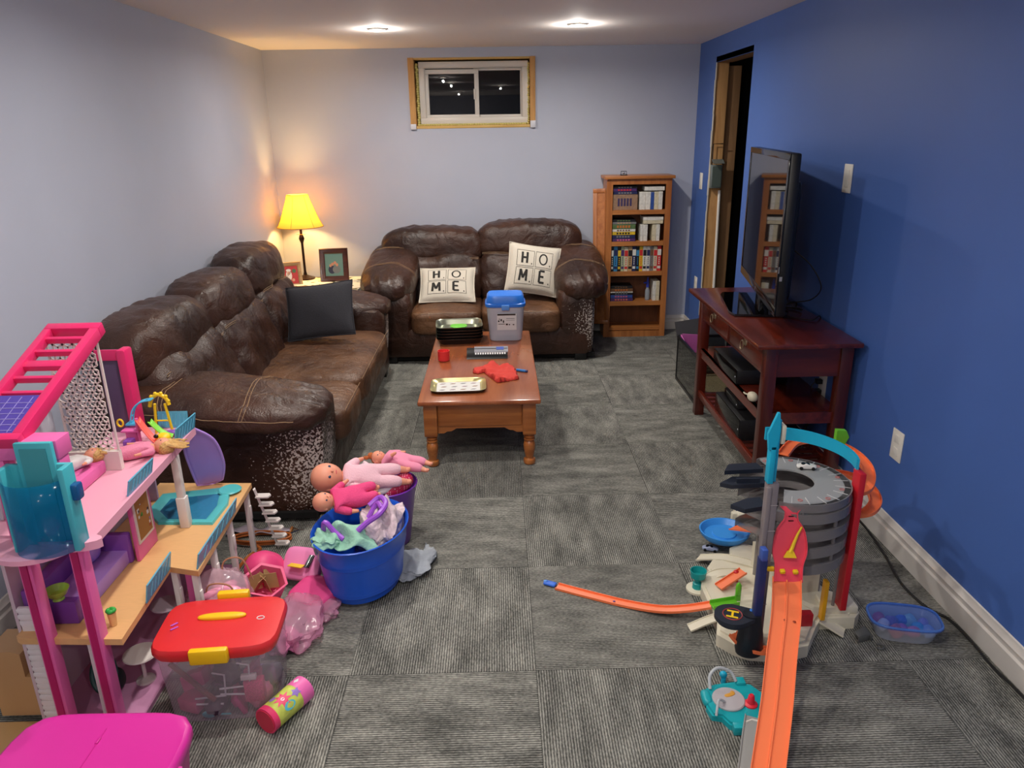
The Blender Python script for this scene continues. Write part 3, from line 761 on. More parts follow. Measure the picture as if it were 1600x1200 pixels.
b.tube([Vector((LX+.082*math.cos(a*PI/20), LY+.082*math.sin(a*PI/20), 1.214)) for a in range(40)], .0025, 6, loop=True)
b.build('shade_seams', mat('shade_trim', (150, 110, 50), .7), sh)
b = MB(); b.puff((LX, LY, 1.105), (.055, .055, .075), 2, n=8); b.build('light_bulb', mat('lit_bulb', (255, 220, 150), .5, emit=25), lamp)

def picframe(lab, M4, w, h, fw, fm, cols, group=None):
    t = thing('picture_frame', lab, 'picture frame')
    b = MB(); frame2(b, w, h, fw, .022); b.build('frame', fm, t)
    b = MB(); b.box(-w/2+fw*.8, w/2-fw*.8, -h/2+fw*.8, h/2-fw*.8, 0.0, .004); b.box(-w/2+.004, w/2-.004, -h/2+.004, h/2-.004, -.004, 0.0, m=1); ph = b.build('photo', [cols[0], BLACK_PL], t)
    b = MB()
    random.seed(int(w*1000))
    for k, (x, y, sx, sy, mi) in enumerate(cols[2]): b.lathe([(1, .0042), (1, .0052+.0001*k)], (x*w, y*h, 0), 14, mi, 1, 1, mtx=Matrix.Translation((x*w, y*h, 0)) @ Matrix.Diagonal((sx*w, sy*h, 1, 1)))
    b.build('photo_figures', cols[1], ph)
    b = MB(); b.obox((0, -h*.1, -.05), (.04, h*.75, .004), (R_(18), 0, 0)); b.build('easel_back', BLACK_PL, t)
    t.matrix_world = M4
    return t
def frame2(mb, w, h, fw, d):
    prof = [(0, 0), (0, d*.7), (fw*.15, d), (fw*.45, d*.8), (fw*.6, d*.82), (fw, d*.35), (fw, 0)]
    rings = []
    for o_, z in prof: rings.append([Vector((-w/2+o_, -h/2+o_, z)), Vector((w/2-o_, -h/2+o_, z)), Vector((w/2-o_, h/2-o_, z)), Vector((-w/2+o_, h/2-o_, z))])
    vr = [[mb.bm.verts.new(p) for p in r] for r in rings]; K = len(vr)
    for k in range(K):
        A, B = vr[k], vr[(k+1) % K]
        for i in range(4):
            j = (i+1) % 4; f = mb.bm.faces.new((A[i], A[j], B[j], B[i]))
WALN = wood_mat('walnut_frame', (52, 24, 16), (84, 42, 28), 8, 'X', .3, .4)
TANF = wood_mat('tan_frame', (150, 120, 84), (184, 154, 112), 8, 'X', .5)
picframe('larger dark walnut picture frame right of the lamp stem', frameM((-1.31, 5.965, .672), (1, .05, .01), (-.04, .22, 1)), .225, .26, .042, WALN,
    (mat('photo_greenery', (96, 130, 120), .4), [mat('photo_dark_clothes', (44, 46, 66), .4), mat('photo_skin', (190, 130, 100), .4), mat('photo_grey', (110, 112, 110), .4)],
     [(-.08, -.14, .13, .13, 0), (.08, -.14, .14, .12, 2), (-.06, .02, .045, .05, 1), (.03, .06, .05, .05, 1), (.10, .0, .045, .05, 1), (-.13, -.02, .04, .045, 1)]))
picframe('smaller tan picture frame with a red photo, left of the lamp stem', frameM((-1.645, 5.86, .615), (1, .25, .03), (-.10, .30, 1)), .19, .20, .03, TANF,
    (mat('photo_red', (180, 30, 26), .4), [mat('photo_white_beard', (225, 215, 205), .4), mat('photo_face', (205, 150, 120), .4), mat('photo_green', (60, 100, 50), .4)],
     [(-.02, -.02, .12, .2, 0), (-.02, .08, .07, .07, 1), (.2, .15, .08, .08, 2), (-.02, .19, .10, .05, 0), (.14, -.2, .06, .06, 1)]))

# ------------------------------------------------------------------ bookcase
PINE = wood_mat('amber_pine', (150, 86, 40), (190, 122, 66), 6, 'Z', .4, .15)
PINEX = wood_mat('amber_pine_shelf', (152, 90, 42), (192, 126, 68), 6, 'X', .4, .15)
PINEB = wood_mat('pine_back_panel', (104, 60, 32), (132, 80, 46), 6, 'Z', .5)
BX0, BX1, BY0, BY1, BH = .875, 1.392, 6.07, 6.29, 1.31
bk = thing('bookcase', 'tall narrow amber pine bookcase against the back wall right of the loveseat', 'bookcase', ((BX0+BX1)/2, (BY0+BY1)/2, 0))
for x0, x1 in ((BX0, BX0+.02), (BX1-.02, BX1)):
    b = MB(); b.box(x0, x1, BY0+.008, BY1, 0, BH-.02); b.build('side', PINE, bk)
b = MB(); b.box(BX0-.022, BX1+.022, BY0-.02, BY1+.005, BH-.02, BH+.004, bev=.004); b.build('top', PINEX, bk)
b = MB(); b.box(BX0, BX0+.048, BY0, BY0+.01, 0, BH-.02); b.box(BX1-.045, BX1, BY0, BY0+.01, 0, BH-.02); b.box(BX0+.048, BX1-.045, BY0, BY0+.01, BH-.062, BH-.02); b.box(BX0+.048, BX1-.045, BY0, BY0+.01, 0, .05)
b.build('face_frame', PINE, bk)
b = MB(); b.box(BX0+.02, BX1-.02, BY1-.012, BY1-.004, .02, BH-.02); b.build('back_board', PINEB, bk)
SH = [.075, .302, .552, .797, 1.048]
for z in SH:
    b = MB(); b.box(BX0+.0201, BX1-.0201, BY0+.0101, BY1-.0121, z-.02, z); 
    if z > .1: b.box(BX0+.049, BX1-.046, BY0+.001, BY0+.0101, z-.034, z)
    b.build('shelf', PINEX, bk)
BI0, BI1 = BX0+.05, BX1-.047
PAPER = mat('paper_edge', (214, 208, 194), .8)
def book(lab, x0, x1, z0, z1, col, group, name='video_case', dy=0.0, depth=.15, cat='video case', band=None, rot=0.0):
    c = mat('cover_%d_%d_%d' % tuple(col), col, .45, noise_amt=.18, nscale=60)
    y0 = BY0+.022+dy
    mats = [c, PAPER]
    b = MB(); b.box(x0+.0006, x1-.0006, y0, y0+depth, z0, z1-.001, bev=.0015, seg=1)
    if x1-x0 < z1-z0: b.box(x0+.003, x1-.003, y0+.004, y0+depth-.002, z1-.0014, z1-.0004, m=1)
    if band:
        mats.append(mat('band_%d_%d_%d' % tuple(band), band, .5))
        if x1-x0 < z1-z0:
            h = z1-z0; b.box(x0+.002, x1-.002, y0-.0008, y0+.001, z0+h*.62, z0+h*.86, m=2); b.box(x0+.004, x1-.004, y0-.0008, y0+.001, z0+h*.10, z0+h*.20, m=2)
            for k in range(4): b.box(x0+(x1-x0)*.38, x0+(x1-x0)*.62, y0-.0008, y0+.001, z0+h*(.27+.08*k), z0+h*(.32+.08*k), m=2)
        else:
            w = x1-x0; h = z1-z0
            for k in range(5): b.box(x0+w*(.2+.12*k), x0+w*(.28+.12*k), y0-.0008, y0+.001, z0+h*.25, z0+h*.75, m=2)
    o = b.build(name, mats); tag(o, lab, cat, group); return o
CN = {'white': (216, 214, 206), 'cream': (206, 196, 168), 'blue': (48, 78, 150), 'black': (24, 24, 28), 'purple': (72, 44, 100), 'red': (196, 44, 46), 'yellow': (216, 180, 44), 'navy': (34, 40, 84),
      'sky blue': (56, 130, 176), 'green': (86, 110, 70), 'grey': (120, 120, 122), 'orange': (196, 110, 50), 'brown': (110, 76, 50), 'pink': (196, 100, 130), 'tan': (186, 150, 106), 'teal': (60, 120, 124), 'pale green': (164, 176, 140), 'salmon': (206, 110, 96)}
ordn = ['first', 'second', 'third', 'fourth', 'fifth', 'sixth', 'seventh', 'eighth', 'ninth', 'tenth', 'eleventh', 'twelfth', 'thirteenth', 'fourteenth', 'fifteenth']
# middle shelf: fourteen upright tapes
row = [('black', 'white'), ('sky blue', 'navy'), ('black', 'yellow'), ('pale green', 'purple'), ('cream', 'red'), ('tan', 'black'), ('navy', 'white'), ('black', 'sky blue'), ('yellow', 'red'), ('white', 'black'), ('white', 'navy'), ('grey', 'brown'), ('cream', 'red'), ('red', 'white')]
x = BI0+.002; z = SH[2]
random.seed(8)
wd = [.02, .033, .026, .027, .031, .034, .031, .026, .029, .03, .028, .028, .03, .033]
sc_ = (BI1-BI0-.008)/sum(wd)
for i, ((cn, bn), w) in enumerate(zip(row, wd)):
    w *= sc_; book('%s tape box, %s from the left on the middle bookcase shelf' % (cn, ordn[i]), x, x+w, z, z+.205+random.uniform(-.006, .004), CN[cn], 'video tapes standing on the middle shelf', band=CN[bn]); x += w
# upper shelves, right halves: white tapes with more lying on top
def uprights(x, z, row, h, what, group, wdt=None):
    for i, (cn, w) in enumerate(row):
        if cn: book('%s tape case, %s of those standing on %s' % (cn, ordn[i], what), x, x+w, z, z+h+random.uniform(-.004, .004), CN[cn], group, band=None)
        x += w
def stack(x0, x1, z, row, what, group, dy=0):
    for i, (cn, bn, h) in enumerate(row):
        book('%s video box, %s from bottom, stacked on %s' % (cn, ordn[i], what), x0+random.uniform(0, .006), x1-random.uniform(0, .008), z, z+h, CN[cn], group, dy=dy+random.uniform(0, .006), band=CN[bn]); z += h
xm = BI0+.205
z = SH[4]; uprights(xm+.012, z, [('white', .048), (None, 0), ('white', .042), ('blue', .028), ('cream', .034), ('white', .034)], .142, 'the top bookcase shelf', 'white tape cases on the top shelf')
book('white tape case lying across the upright ones on the top shelf', xm+.05, BI1-.004, z+.148, z+.182, CN['white'], 'white tape cases on the top shelf')
b = MB(); bx = book('large picture-covered box at the bottom left of the top shelf', BI0+.002, xm-.002, z, z+.122, (150, 120, 96), 'video boxes on the top shelf', band=(60, 50, 90))
stack(BI0+.002, xm-.004, z+.122, [('navy', 'grey', .022), ('purple', 'red', .024), ('black', 'grey', .018)], 'the large box of the top shelf', 'video boxes on the top shelf')
z = SH[3]; uprights(xm+.03, z, [('white', .022), ('white', .036), (None, .038), ('cream', .032), ('white', .03)], .132, 'the second bookcase shelf', 'white tape cases on the second shelf')
book('lower white tape case lying on the upright ones of the second shelf', xm+.05, BI1-.004, z+.138, z+.166, CN['cream'], 'white tape cases on the second shelf')
book('upper white tape case lying highest on the second shelf', xm+.048, BI1-.002, z+.166, z+.196, CN['white'], 'white tape cases on the second shelf')
stack(BI0+.002, xm-.004, z, [('purple', 'pink', .024), ('navy', 'grey', .028), ('yellow', 'black', .026), ('white', 'brown', .022), ('green', 'orange', .038), ('grey', 'tan', .018), ('black', 'green', .02)], 'the second bookcase shelf', 'video boxes on the second shelf')
z = SH[1]; stack(BI0+.002, xm-.01, z, [('purple', 'salmon', .026), ('blue', 'pink', .026), ('black', 'grey', .018), ('white', 'grey', .010), ('brown', 'orange', .026), ('black', 'brown', .022)], 'the fourth bookcase shelf', 'video boxes on the fourth shelf')
uprights(BI1-.062, z, [('white', .026), ('cream', .03)], .165, 'the fourth bookcase shelf', 'tape cases on the fourth shelf')
bt = thing('spray_bottle', 'clear spray bottle with blue trigger head on the fourth shelf of the bookcase', 'bottle', (BI1-.10, BY0+.06, z))
b = MB(); b.lathe([(.018, 0), (.020, .01), (.019, .08), (.010, .10), (.010, .112)], (BI1-.10, BY0+.06, z), 16); b.build('bottle', mat('clear_bottle', (180, 190, 200), .2, clear=.5), bt)
b = MB(); b.lathe([(.012, .108), (.012, .125), (.009, .16), (.004, .19)], (BI1-.10, BY0+.06, z), 12); b.obox((BI1-.118, BY0+.06, z+.145), (.03, .012, .012)); b.build('trigger_head', mat('royal_blue', (40, 60, 170), .4), bt)
# small clock on top
ck = thing('trinket_stand', 'tiny dark metal trinket stand on top of the bookcase', 'ornament', (1.015, 6.15, BH+.004))
b = MB(); b.box(.99, 1.045, 6.13, 6.17, BH+.005, BH+.010); b.tube([(.995, 6.15, BH+.01), (.995, 6.15, BH+.035), (1.04, 6.15, BH+.035), (1.04, 6.15, BH+.01)], .003, 6); b.build('stand', BLACK_PL, ck)
b = MB(); b.puff((1.018, 6.15, BH+.022), (.02, .012, .016), 3, n=4); b.build('silver_piece', CHROME, ck)
# cabinet door leaning beside the bookcase
dm = frameM((.848, 6.13, .665), (.94, -.34, .05), (.075, .11, 1))
ld_ = thing('cabinet_door', 'loose pine cabinet door leaning on the left side of the bookcase', 'door panel')
b = MB(); w, h, fw = .13, 1.10, .035
frame(b, -w/2, w/2, -h/2, h/2, fw, -.011, .011); 
o = b.build('door_frame', PINE, ld_); 
# frame() lays the door in x/z; turn it into the panel plane
o.rotation_euler = (R_(-90), 0, 0)
b = MB(); b.box(-w/2+fw*.9, w/2-fw*.9, -h/2+fw*.9, h/2-fw*.9, -.004, .004); b.build('door_panel', PINE, ld_)
ld_.matrix_world = dm
# ------------------------------------------------------------------ TV stand
MAH = wood_mat('mahogany_y', (66, 20, 12), (112, 38, 22), 5, 'Y', .26, .35)
MAHZ = wood_mat('mahogany_z', (60, 18, 12), (98, 32, 20), 5, 'Z', .3, .3)
MAHX = wood_mat('mahogany_x', (62, 19, 12), (100, 34, 22), 5, 'X', .3, .3)
SZ = .77; sx0, sx1, sy0, sy1 = 1.185, 1.578, 3.15, 4.29
tv = thing('tv_stand', 'dark red mahogany console with two drawers and open shelves against the blue wall', 'tv stand', ((sx0+sx1)/2, (sy0+sy1)/2, 0))
b = MB(); b.box(1.125, 1.592, 3.095, 4.335, SZ-.022, SZ, bev=.006); b.build('tabletop', MAH, tv)
for x in (sx0, sx1-.055):
    for y in (sy0, sy1-.055):
        b = MB(); b.box(x, x+.055, y, y+.055, 0, SZ-.022, bev=.003); b.build('leg', MAHZ, tv)
b = MB(); b.box(sx1-.03, sx1-.012, sy0+.055, sy1-.055, .60, SZ-.022); b.box(sx0+.055, sx1-.055, sy0+.012, sy0+.03, .60, SZ-.022); b.box(sx0+.055, sx1-.055, sy1-.03, sy1-.012, .60, SZ-.022)
b.box(sx0+.012, sx0+.03, sy0+.055, sy1-.055, .60, .615); b.box(sx0+.012, sx0+.03, sy0+.055, sy1-.055, SZ-.04, SZ-.022); b.box(sx0+.012, sx0+.03, (sy0+sy1)/2-.02, (sy0+sy1)/2+.02, .61, SZ-.03)
b.build('apron', MAHX, tv)
BRS = mat('antique_pewter', (176, 160, 132), .3, .9)
ym = (sy0+sy1)/2
for y0, y1 in ((sy0+.06, ym-.022), (ym+.022, sy1-.06)):
    b = MB(); b.box(sx0+.006, sx0+.028, y0, y1, .617, SZ-.042, bev=.003); dr = b.build('drawer', MAH, tv)
    yc = (y0+y1)/2
    b = MB(); b.lathe([(.020, 0), (.018, .004), (.006, .006), (.004, .012)], mtx=Matrix.Translation((sx0+.006, yc, .687)) @ Euler((0, R_(-90), 0)).to_matrix().to_4x4(), n=18)
    b.tube([(sx0-.008-.006*math.sin(a*PI/12), yc+.022*math.sin(a*PI/6), .672+.022*math.cos(a*PI/6)) for a in range(12)], .003, 6, loop=True); b.build('ring_pull', BRS, dr)
b = MB(); b.box(sx0+.005, sx1-.01, sy0+.04, sy1-.04, .405, .425); b.box(sx0+.01, sx0+.03, sy0+.055, sy1-.055, .375, .425); b.box(sx0+.05, sx1-.05, sy0+.015, sy0+.035, .37, .425); b.box(sx0+.05, sx1-.05, sy1-.035, sy1-.015, .37, .425); b.build('middle_shelf', MAH, tv)
b = MB(); b.box(sx0+.01, sx0+.032, sy0+.05, sy1-.05, .12, .165, bev=.003); b.box(sx1-.032, sx1-.01, sy0+.05, sy1-.05, .12, .165, bev=.003); b.build('lower_rail', MAH, tv)
k = 15
for i in range(k):
    y = sy0+.075+i*(sy1-sy0-.15)/(k-1)
    b = MB(); b.box(sx0+.03, sx1-.03, y-.018, y+.018, .135, .150, bev=.002); b.build('slat', MAHX, tv)
GLBK = mat('gloss_black', (8, 8, 10), .12)
def avbox(lab, x0, x1, y0, y1, z0, z1, name='media_box', leds=1):
    t = thing(name, lab, 'media player', ((x0+x1)/2, (y0+y1)/2, z0))
    b = MB(); b.box(x0, x1, y0, y1, z0+.004, z1, bev=.004); b.build('case', mat('black_device', (20, 20, 22), .4), t)
    b = MB(); b.box(x0-.003, x0+.001, y0+.004, y1-.004, z0+.006, z1-.003, bev=.0012); b.build('front_panel', GLBK, t)
    b = MB()
    for x in (x0+.03, x1-.03):
        for y in (y0+.03, y1-.03): b.cyl((x, y, z0), (x, y, z0+.005), .008, n=10)
    b.build('rubber_feet', BLACK_PL, t)
    b = MB(); b.box(x0-.004, x0-.002, y0+.02, y0+.026, (z0+z1)/2-.003, (z0+z1)/2+.003); b.build('indicator', mat('indicator_white', (220, 220, 230), .5), t)
avbox('flat black disc player on the middle shelf of the console', 1.20, 1.46, 3.56, 3.98, .4255, .505)
avbox('wide black receiver on the slatted bottom shelf of the console', 1.21, 1.50, 3.48, 3.92, .1505, .265)
avbox('smaller black box standing on top of the receiver at the bottom of the console', 1.24, 1.44, 3.62, 3.86, .2655, .312, name='game_console')
b = MB(); b.puff((1.205, 3.33, .4255+.022), (.045, .07, .044), 2.4, n=6); b.tube([(1.20, 3.36, .445), (1.19, 3.40, .44), (1.20, 3.44, .4305)], .004, 6)
tag(b.build('earphone_pouch', mat('ivory_plastic', (208, 200, 176), .5)), 'small ivory coiled gadget on the near end of the console middle shelf', 'gadget')
# television
tvm = thing('television', 'flat black television on a glossy stand, angled on top of the mahogany console', 'television', (1.385, 3.94, SZ))
A, B_ = Vector((1.262, 3.30, 0)), Vector((1.459, 4.42, 0)); d = (B_-A).normalized(); TW = (B_-A).length
zc = (.845+1.562)/2; TH = 1.562-.845
cen = (A+B_)/2; cen.z = zc
# local frame: X runs from far to near along the screen, Y up, Z out of the screen (towards -x)
nx = Vector((-d.y, d.x, 0)); MT = Matrix(((-d.x, 0, nx.x, cen.x), (-d.y, 0, nx.y, cen.y), (0, 1, 0, cen.z), (0, 0, 0, 1)))
b = MB(); b.box(-TW/2, TW/2, -TH/2, TH/2, -.045, 0, bev=.008, mtx=MT); b.box(-TW/2+.12, TW/2-.12, -TH/2+.05, TH/2-.12, -.085, -.04, bev=.02, mtx=MT); b.build('housing', mat('tv_housing', (14, 15, 18), .35), tvm)
b = MB(); 
for x0, x1, y0, y1 in ((-TW/2, TW/2, TH/2-.03, TH/2), (-TW/2, TW/2, -TH/2, -TH/2+.045), (-TW/2, -TW/2+.03, -TH/2+.045, TH/2-.03), (TW/2-.03, TW/2, -TH/2+.045, TH/2-.03)): b.box(x0, x1, y0, y1, -.001, .005, bev=.002, mtx=MT)
b.build('bezel', mat('tv_bezel', (10, 10, 12), .1), tvm)
SCR = bpy.data.materials.new('dark_screen_glass'); SCR.use_nodes = True; q = SCR.node_tree.nodes['Principled BSDF']; q.inputs['Base Color'].default_value = (.012, .012, .014, 1); q.inputs['Roughness'].default_value = .03; q.inputs['IOR'].default_value = 2.4
b = MB(); b.box(-TW/2+.028, TW/2-.028, -TH/2+.043, TH/2-.028, -.001, .002, mtx=MT); b.build('screen', SCR, tvm, smooth=False)
b = MB(); b.obox((1.425, 3.93, SZ+.055), (.05, .16, .10), (0, 0, -math.atan2(d.x, d.y)), 0, .01); b.build('neck', GLBK, tvm)
b = MB(); sm = Matrix.Translation((1.375, 3.86, SZ)) @ Matrix.Rotation(-math.atan2(d.x, d.y), 4, 'Z')
b.prism([(-.15, -.27), (.10, -.27), (.12, -.20), (.12, .20), (.10, .27), (-.15, .27), (-.17, .2), (-.17, -.2)], .003, .014, mtx=sm); b.build('base', mat('base_gloss', (6, 6, 8), .05), tvm)
b = MB(); b.obox((1.262-.004, 3.297, 1.06), (.003, .002, .03), (0, 0, 0)); b.obox((1.27, 3.2975, 1.02), (.012, .002, .02)); b.build('side_marking', mat('grey_print', (150, 150, 155), .6), tvm)
b = MB(); b.lathe([(.011, 0), (.011, .001)], mtx=MT @ Matrix.Translation((0.0, -TH/2+.02, .0052)), n=16); b.build('maker_badge', mat('badge_silver', (160, 160, 165), .3, .8), tvm)
b = MB(); b.tube(smoothpts([(1.40, 3.55, 1.12), (1.48, 3.50, 1.05), (1.53, 3.46, .95), (1.51, 3.50, .88), (1.46, 3.6, .84), (1.42, 3.66, .80), (1.44, 3.58, SZ+.006), (1.52, 3.5, SZ+.006), (1.585, 3.55, SZ+.004), (1.60, 3.56, .6), (1.598, 3.56, .48)], 8), .003, 6)
b.tube(smoothpts([(1.43, 3.75, SZ+.01), (1.50, 3.66, SZ+.03), (1.55, 3.7, SZ+.008), (1.5, 3.8, SZ+.006), (1.585, 3.86, SZ+.005), (1.60, 3.86, .6), (1.60, 3.8, .3), (1.595, 3.7, .02)], 8), .0035, 6)
tag(b.build('cable_bundle', mat('black_cable', (12, 12, 13), .5)), 'tangled black cables hanging behind the television', 'cable')
b = MB()
b.tube(smoothpts([(1.598, 3.5, .42), (1.56, 3.45, .3), (1.50, 3.40, .2), (1.52, 3.34, .05), (1.585, 3.2, .006), (1.584, 3.0, .006), (1.580, 2.82, .006), (1.555, 2.62, .006), (1.52, 2.42, .006), (1.535, 2.27, .006), (1.575, 2.20, .006), (1.582, 2.08, .006), (1.575, 1.95, .006), (1.583, 1.82, .006), (1.58, 1.5, .006)], 8), .005, 6)
tag(b.build('extension_lead', mat('black_cord', (14, 14, 15), .5)), 'long black power cord running on the carpet along the right baseboard', 'cable')
# wall plates
PLATE = mat('almond_wall_plate', (232, 228, 218), .45)
def plate(name, lab, y, z, w, h, kind):
    t = thing(name, lab, 'wall plate', (XR, y, z-h/2))
    b = MB(); b.box(XR-.006, XR-.0002, y-w/2, y+w/2, z-h/2, z+h/2, bev=.0025); b.build('cover_plate', PLATE, t)
    b = MB()
    if kind == 'rocker': b.box(XR-.009, XR-.005, y-w*.24, y+w*.24, z-h*.3, z+h*.3, bev=.002)
    elif kind == 'outlet': 
        for s in (-1, 1): b.box(XR-.009, XR-.005, y-w*.2, y+w*.2, z+s*h*.21-h*.13, z+s*h*.21+h*.13, bev=.003)
    else: b.cyl((XR-.008, y, z), (XR-.004, y, z), .006, n=12)
    b.build('rocker' if kind == 'rocker' else ('sockets' if kind == 'outlet' else 'jack'), WHITE_PL, t)
plate('light_switch', 'almond switch plate high on the blue wall right of the television', 3.505, 1.44, .082, .128, 'rocker')
plate('wall_outlet', 'almond outlet plate low on the blue wall beside the garage toy', 2.76, .433, .082, .128, 'outlet')
plate('light_switch', 'narrow light switch between the doorway and the back corner', 6.035, 1.268, .078, .125, 'rocker')
plate('wall_outlet', 'small outlet plate low between the doorway and the back corner', 6.0, .455, .078, .12, 'outlet')
plate('wall_outlet', 'outlet plate behind the middle shelf of the console with black plugs', 3.495, .435, .082, .128, 'outlet')
for i, z in enumerate((.408, .462)):
    b = MB(); b.box(XR-.04, XR-.0095, 3.478, 3.512, z-.012, z+.012, bev=.004); b.tube([(XR-.038, 3.495, z), (XR-.06, 3.49, z-.02), (XR-.05, 3.48, z-.1)], .003, 6)
    tag(b.build('power_plug', BLACK_PL), ('lower' if i == 0 else 'upper')+' black plug in the outlet behind the console', 'plug')
# things on the doorway stud
eb = thing('electrical_box', 'open grey steel electrical box on the doorway stud', 'electrical box', (XR+.045, DY1-.03, 1.23))
STEEL = mat('galvanised_steel', (140, 150, 148), .4, .6)
b = MB(); b.box(XR+.004, XR+.086, DY1-.055, DY1-.004, 1.23, 1.40, bev=.003); b.box(XR+.012, XR+.078, DY1-.058, DY1-.054, 1.24, 1.39, m=1); b.build('box', [STEEL, mat('box_inside', (96, 110, 104), .5, .4)], eb)
b = MB(); b.obox((XR+.045, DY1-.075, 1.425), (.085, .06, .003), (.5, 0, 0)); b.build('open_lid', STEEL, eb)
b = MB(); b.tube([(XR+.012, DY1-.03, 1.40), (XR+.012, DY1-.03, 1.55), (XR+.085, DY1-.03, 1.55)], .004, 6); b.build('cable', BLACK_PL, eb)
b = MB(); b.cyl((XR+.105, DY1-.012, 0), (XR+.088, DY1-.012, 1.21), .011, n=14)
tag(b.build('pipe', WHITE_PL), 'thin white plastic pipe standing against the doorway stud', 'pipe')
sh_ = thing('utility_shelf', 'dark cluttered shelving seen through the doorway', 'shelf', (XR+.75, 5.6, 0))
b = MB()
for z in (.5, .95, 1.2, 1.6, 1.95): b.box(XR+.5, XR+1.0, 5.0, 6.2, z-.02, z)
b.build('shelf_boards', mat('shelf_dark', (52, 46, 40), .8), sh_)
b = MB()
for x in (XR+.5, XR+.97):
    for y in (5.0, 6.17): b.box(x, x+.03, y, y+.03, 0, 2.0)
b.build('posts', mat('shelf_post', (44, 40, 36), .8), sh_)
b = MB(); b.lathe([(.06, 0), (.065, .005), (.065, .14), (.06, .145)], (XR+.60, 5.56, 1.2), 20); b.box(XR+.53, XR+.545, 5.5, 5.6, 1.24, 1.31, m=1)
tag(b.build('paint_can', [WHITE_PL, mat('yellow_label', (220, 200, 60), .5)]), 'white can with a yellow label on the dark shelf behind the doorway', 'can')

# glass tank with pink paper
tk = thing('glass_tank', 'clear glass tank with pink paper inside and tan gravel, behind the console', 'tank', (1.40, 4.72, 0))
GLS = glass_mat('tank_glass', (206, 212, 214), .06)
TX0, TX1, TY0, TY1, TZ1 = 1.232, 1.575, 4.40, 4.94, .31
b = MB()
for x0, x1, y0, y1 in ((TX0, TX0+.005, TY0, TY1), (TX1-.005, TX1, TY0, TY1), (TX0+.005, TX1-.005, TY0, TY0+.005), (TX0+.005, TX1-.005, TY1-.005, TY1)): b.box(x0, x1, y0, y1, .006, TZ1)
b.build('glass_walls', GLS, tk)
b = MB(); 
for z0, z1 in ((0, .018), (TZ1-.012, TZ1+.006)):
    for x0, x1, y0, y1 in ((TX0-.004, TX0+.008, TY0-.004, TY1+.004), (TX1-.008, TX1+.004, TY0-.004, TY1+.004), (TX0, TX1, TY0-.004, TY0+.008), (TX0, TX1, TY1-.008, TY1+.004)): b.box(x0, x1, y0, y1, z0, z1)
for x in (TX0, TX1): 
    for y in (TY0, TY1): b.cyl((x, y, 0), (x, y, TZ1), .005, n=8)
b.build('black_rim', BLACK_PL, tk)
b = MB(); b.box(TX0+.008, TX1-.008, TY0+.008, TY1-.008, .006, .035); b.build('gravel', mat('tan_gravel', (190, 164, 120), .9, noise_amt=.3, nscale=120, bump=.8, bscale=140), tk)
PINKP = mat('pink_paper', (206, 104, 178), .7)
b = MB(); b.prism([(1.24, .20), (1.44, .20), (1.38, .325), (1.25, .335)], 4.90, 4.905, axis='y'); b.prism([(4.46, .10), (4.66, .12), (4.70, .15), (4.925, .15), (4.925, .325), (4.50, .26)], 1.244, 1.248, axis='x')
tag(b.build('pink_sheet', PINKP), 'folded pink paper sheets standing inside the glass tank', 'paper')
b = MB(); b.obox((1.43, 5.05, .20), (.33, .006, .40), (R_(-14), R_(-8), 0)); tag(b.build('dark_panel', mat('charcoal_board', (66, 64, 66), .6)), 'dark grey board leaning behind the glass tank', 'board')
# ------------------------------------------------------------------ doll house
HOT = mat('hot_pink_plastic', (222, 44, 106), .35); PINK = mat('bubblegum_pink_plastic', (226, 104, 170), .4); LPINK = mat('light_pink_plastic', (234, 168, 190), .45)
MAG = mat('deep_magenta_channel', (176, 22, 96), .4); TANP = mat('tan_deck_plastic', (220, 172, 116), .5, noise_amt=.05, nscale=30, stretch=(1, 12, 1)); TEALP = mat('aqua_plastic', (70, 178, 190), .4)
LILAC = mat('lilac_plastic', (186, 146, 228), .4); PURP = mat('purple_plastic', (132, 74, 170), .45); OFFW = mat('off_white_plastic', (222, 214, 210), .5)
AQGL = mat('aqua_clear_plastic', (96, 184, 216), .2, clear=.18); BLGL = mat('blue_clear_booth', (0, 150, 200), .12, clear=.76)
dh = thing('doll_house', 'tall pink and tan toy doll house with elevator, pool, stairs and slide beside the sofa', 'doll house', (-1.28, 2.2, 0))
def P_(name, mb, m, par=dh, **k): return mb.build(name, m, par, **k)
b = MB(); b.prism([(-1.40, 1.80), (-1.10, 1.80), (-1.10, 2.66), (-1.40, 2.66)], 0, .014); P_('ground_floor', b, mat('mauve_floor', (196, 138, 176), .5))
b = MB(); b.prism([(-1.37, 1.78), (-1.077, 1.765), (-1.095, 2.13), (-.99, 2.10), (-1.015, 2.735), (-1.39, 2.755), (-1.385, 1.79)], .322, .342); P_('lower_deck', b, TANP)
b = MB(); b.prism([(-1.43, 1.82), (-1.11, 1.80), (-1.137, 2.585), (-1.43, 2.60)], .622, .650); P_('upper_deck', b, LPINK)
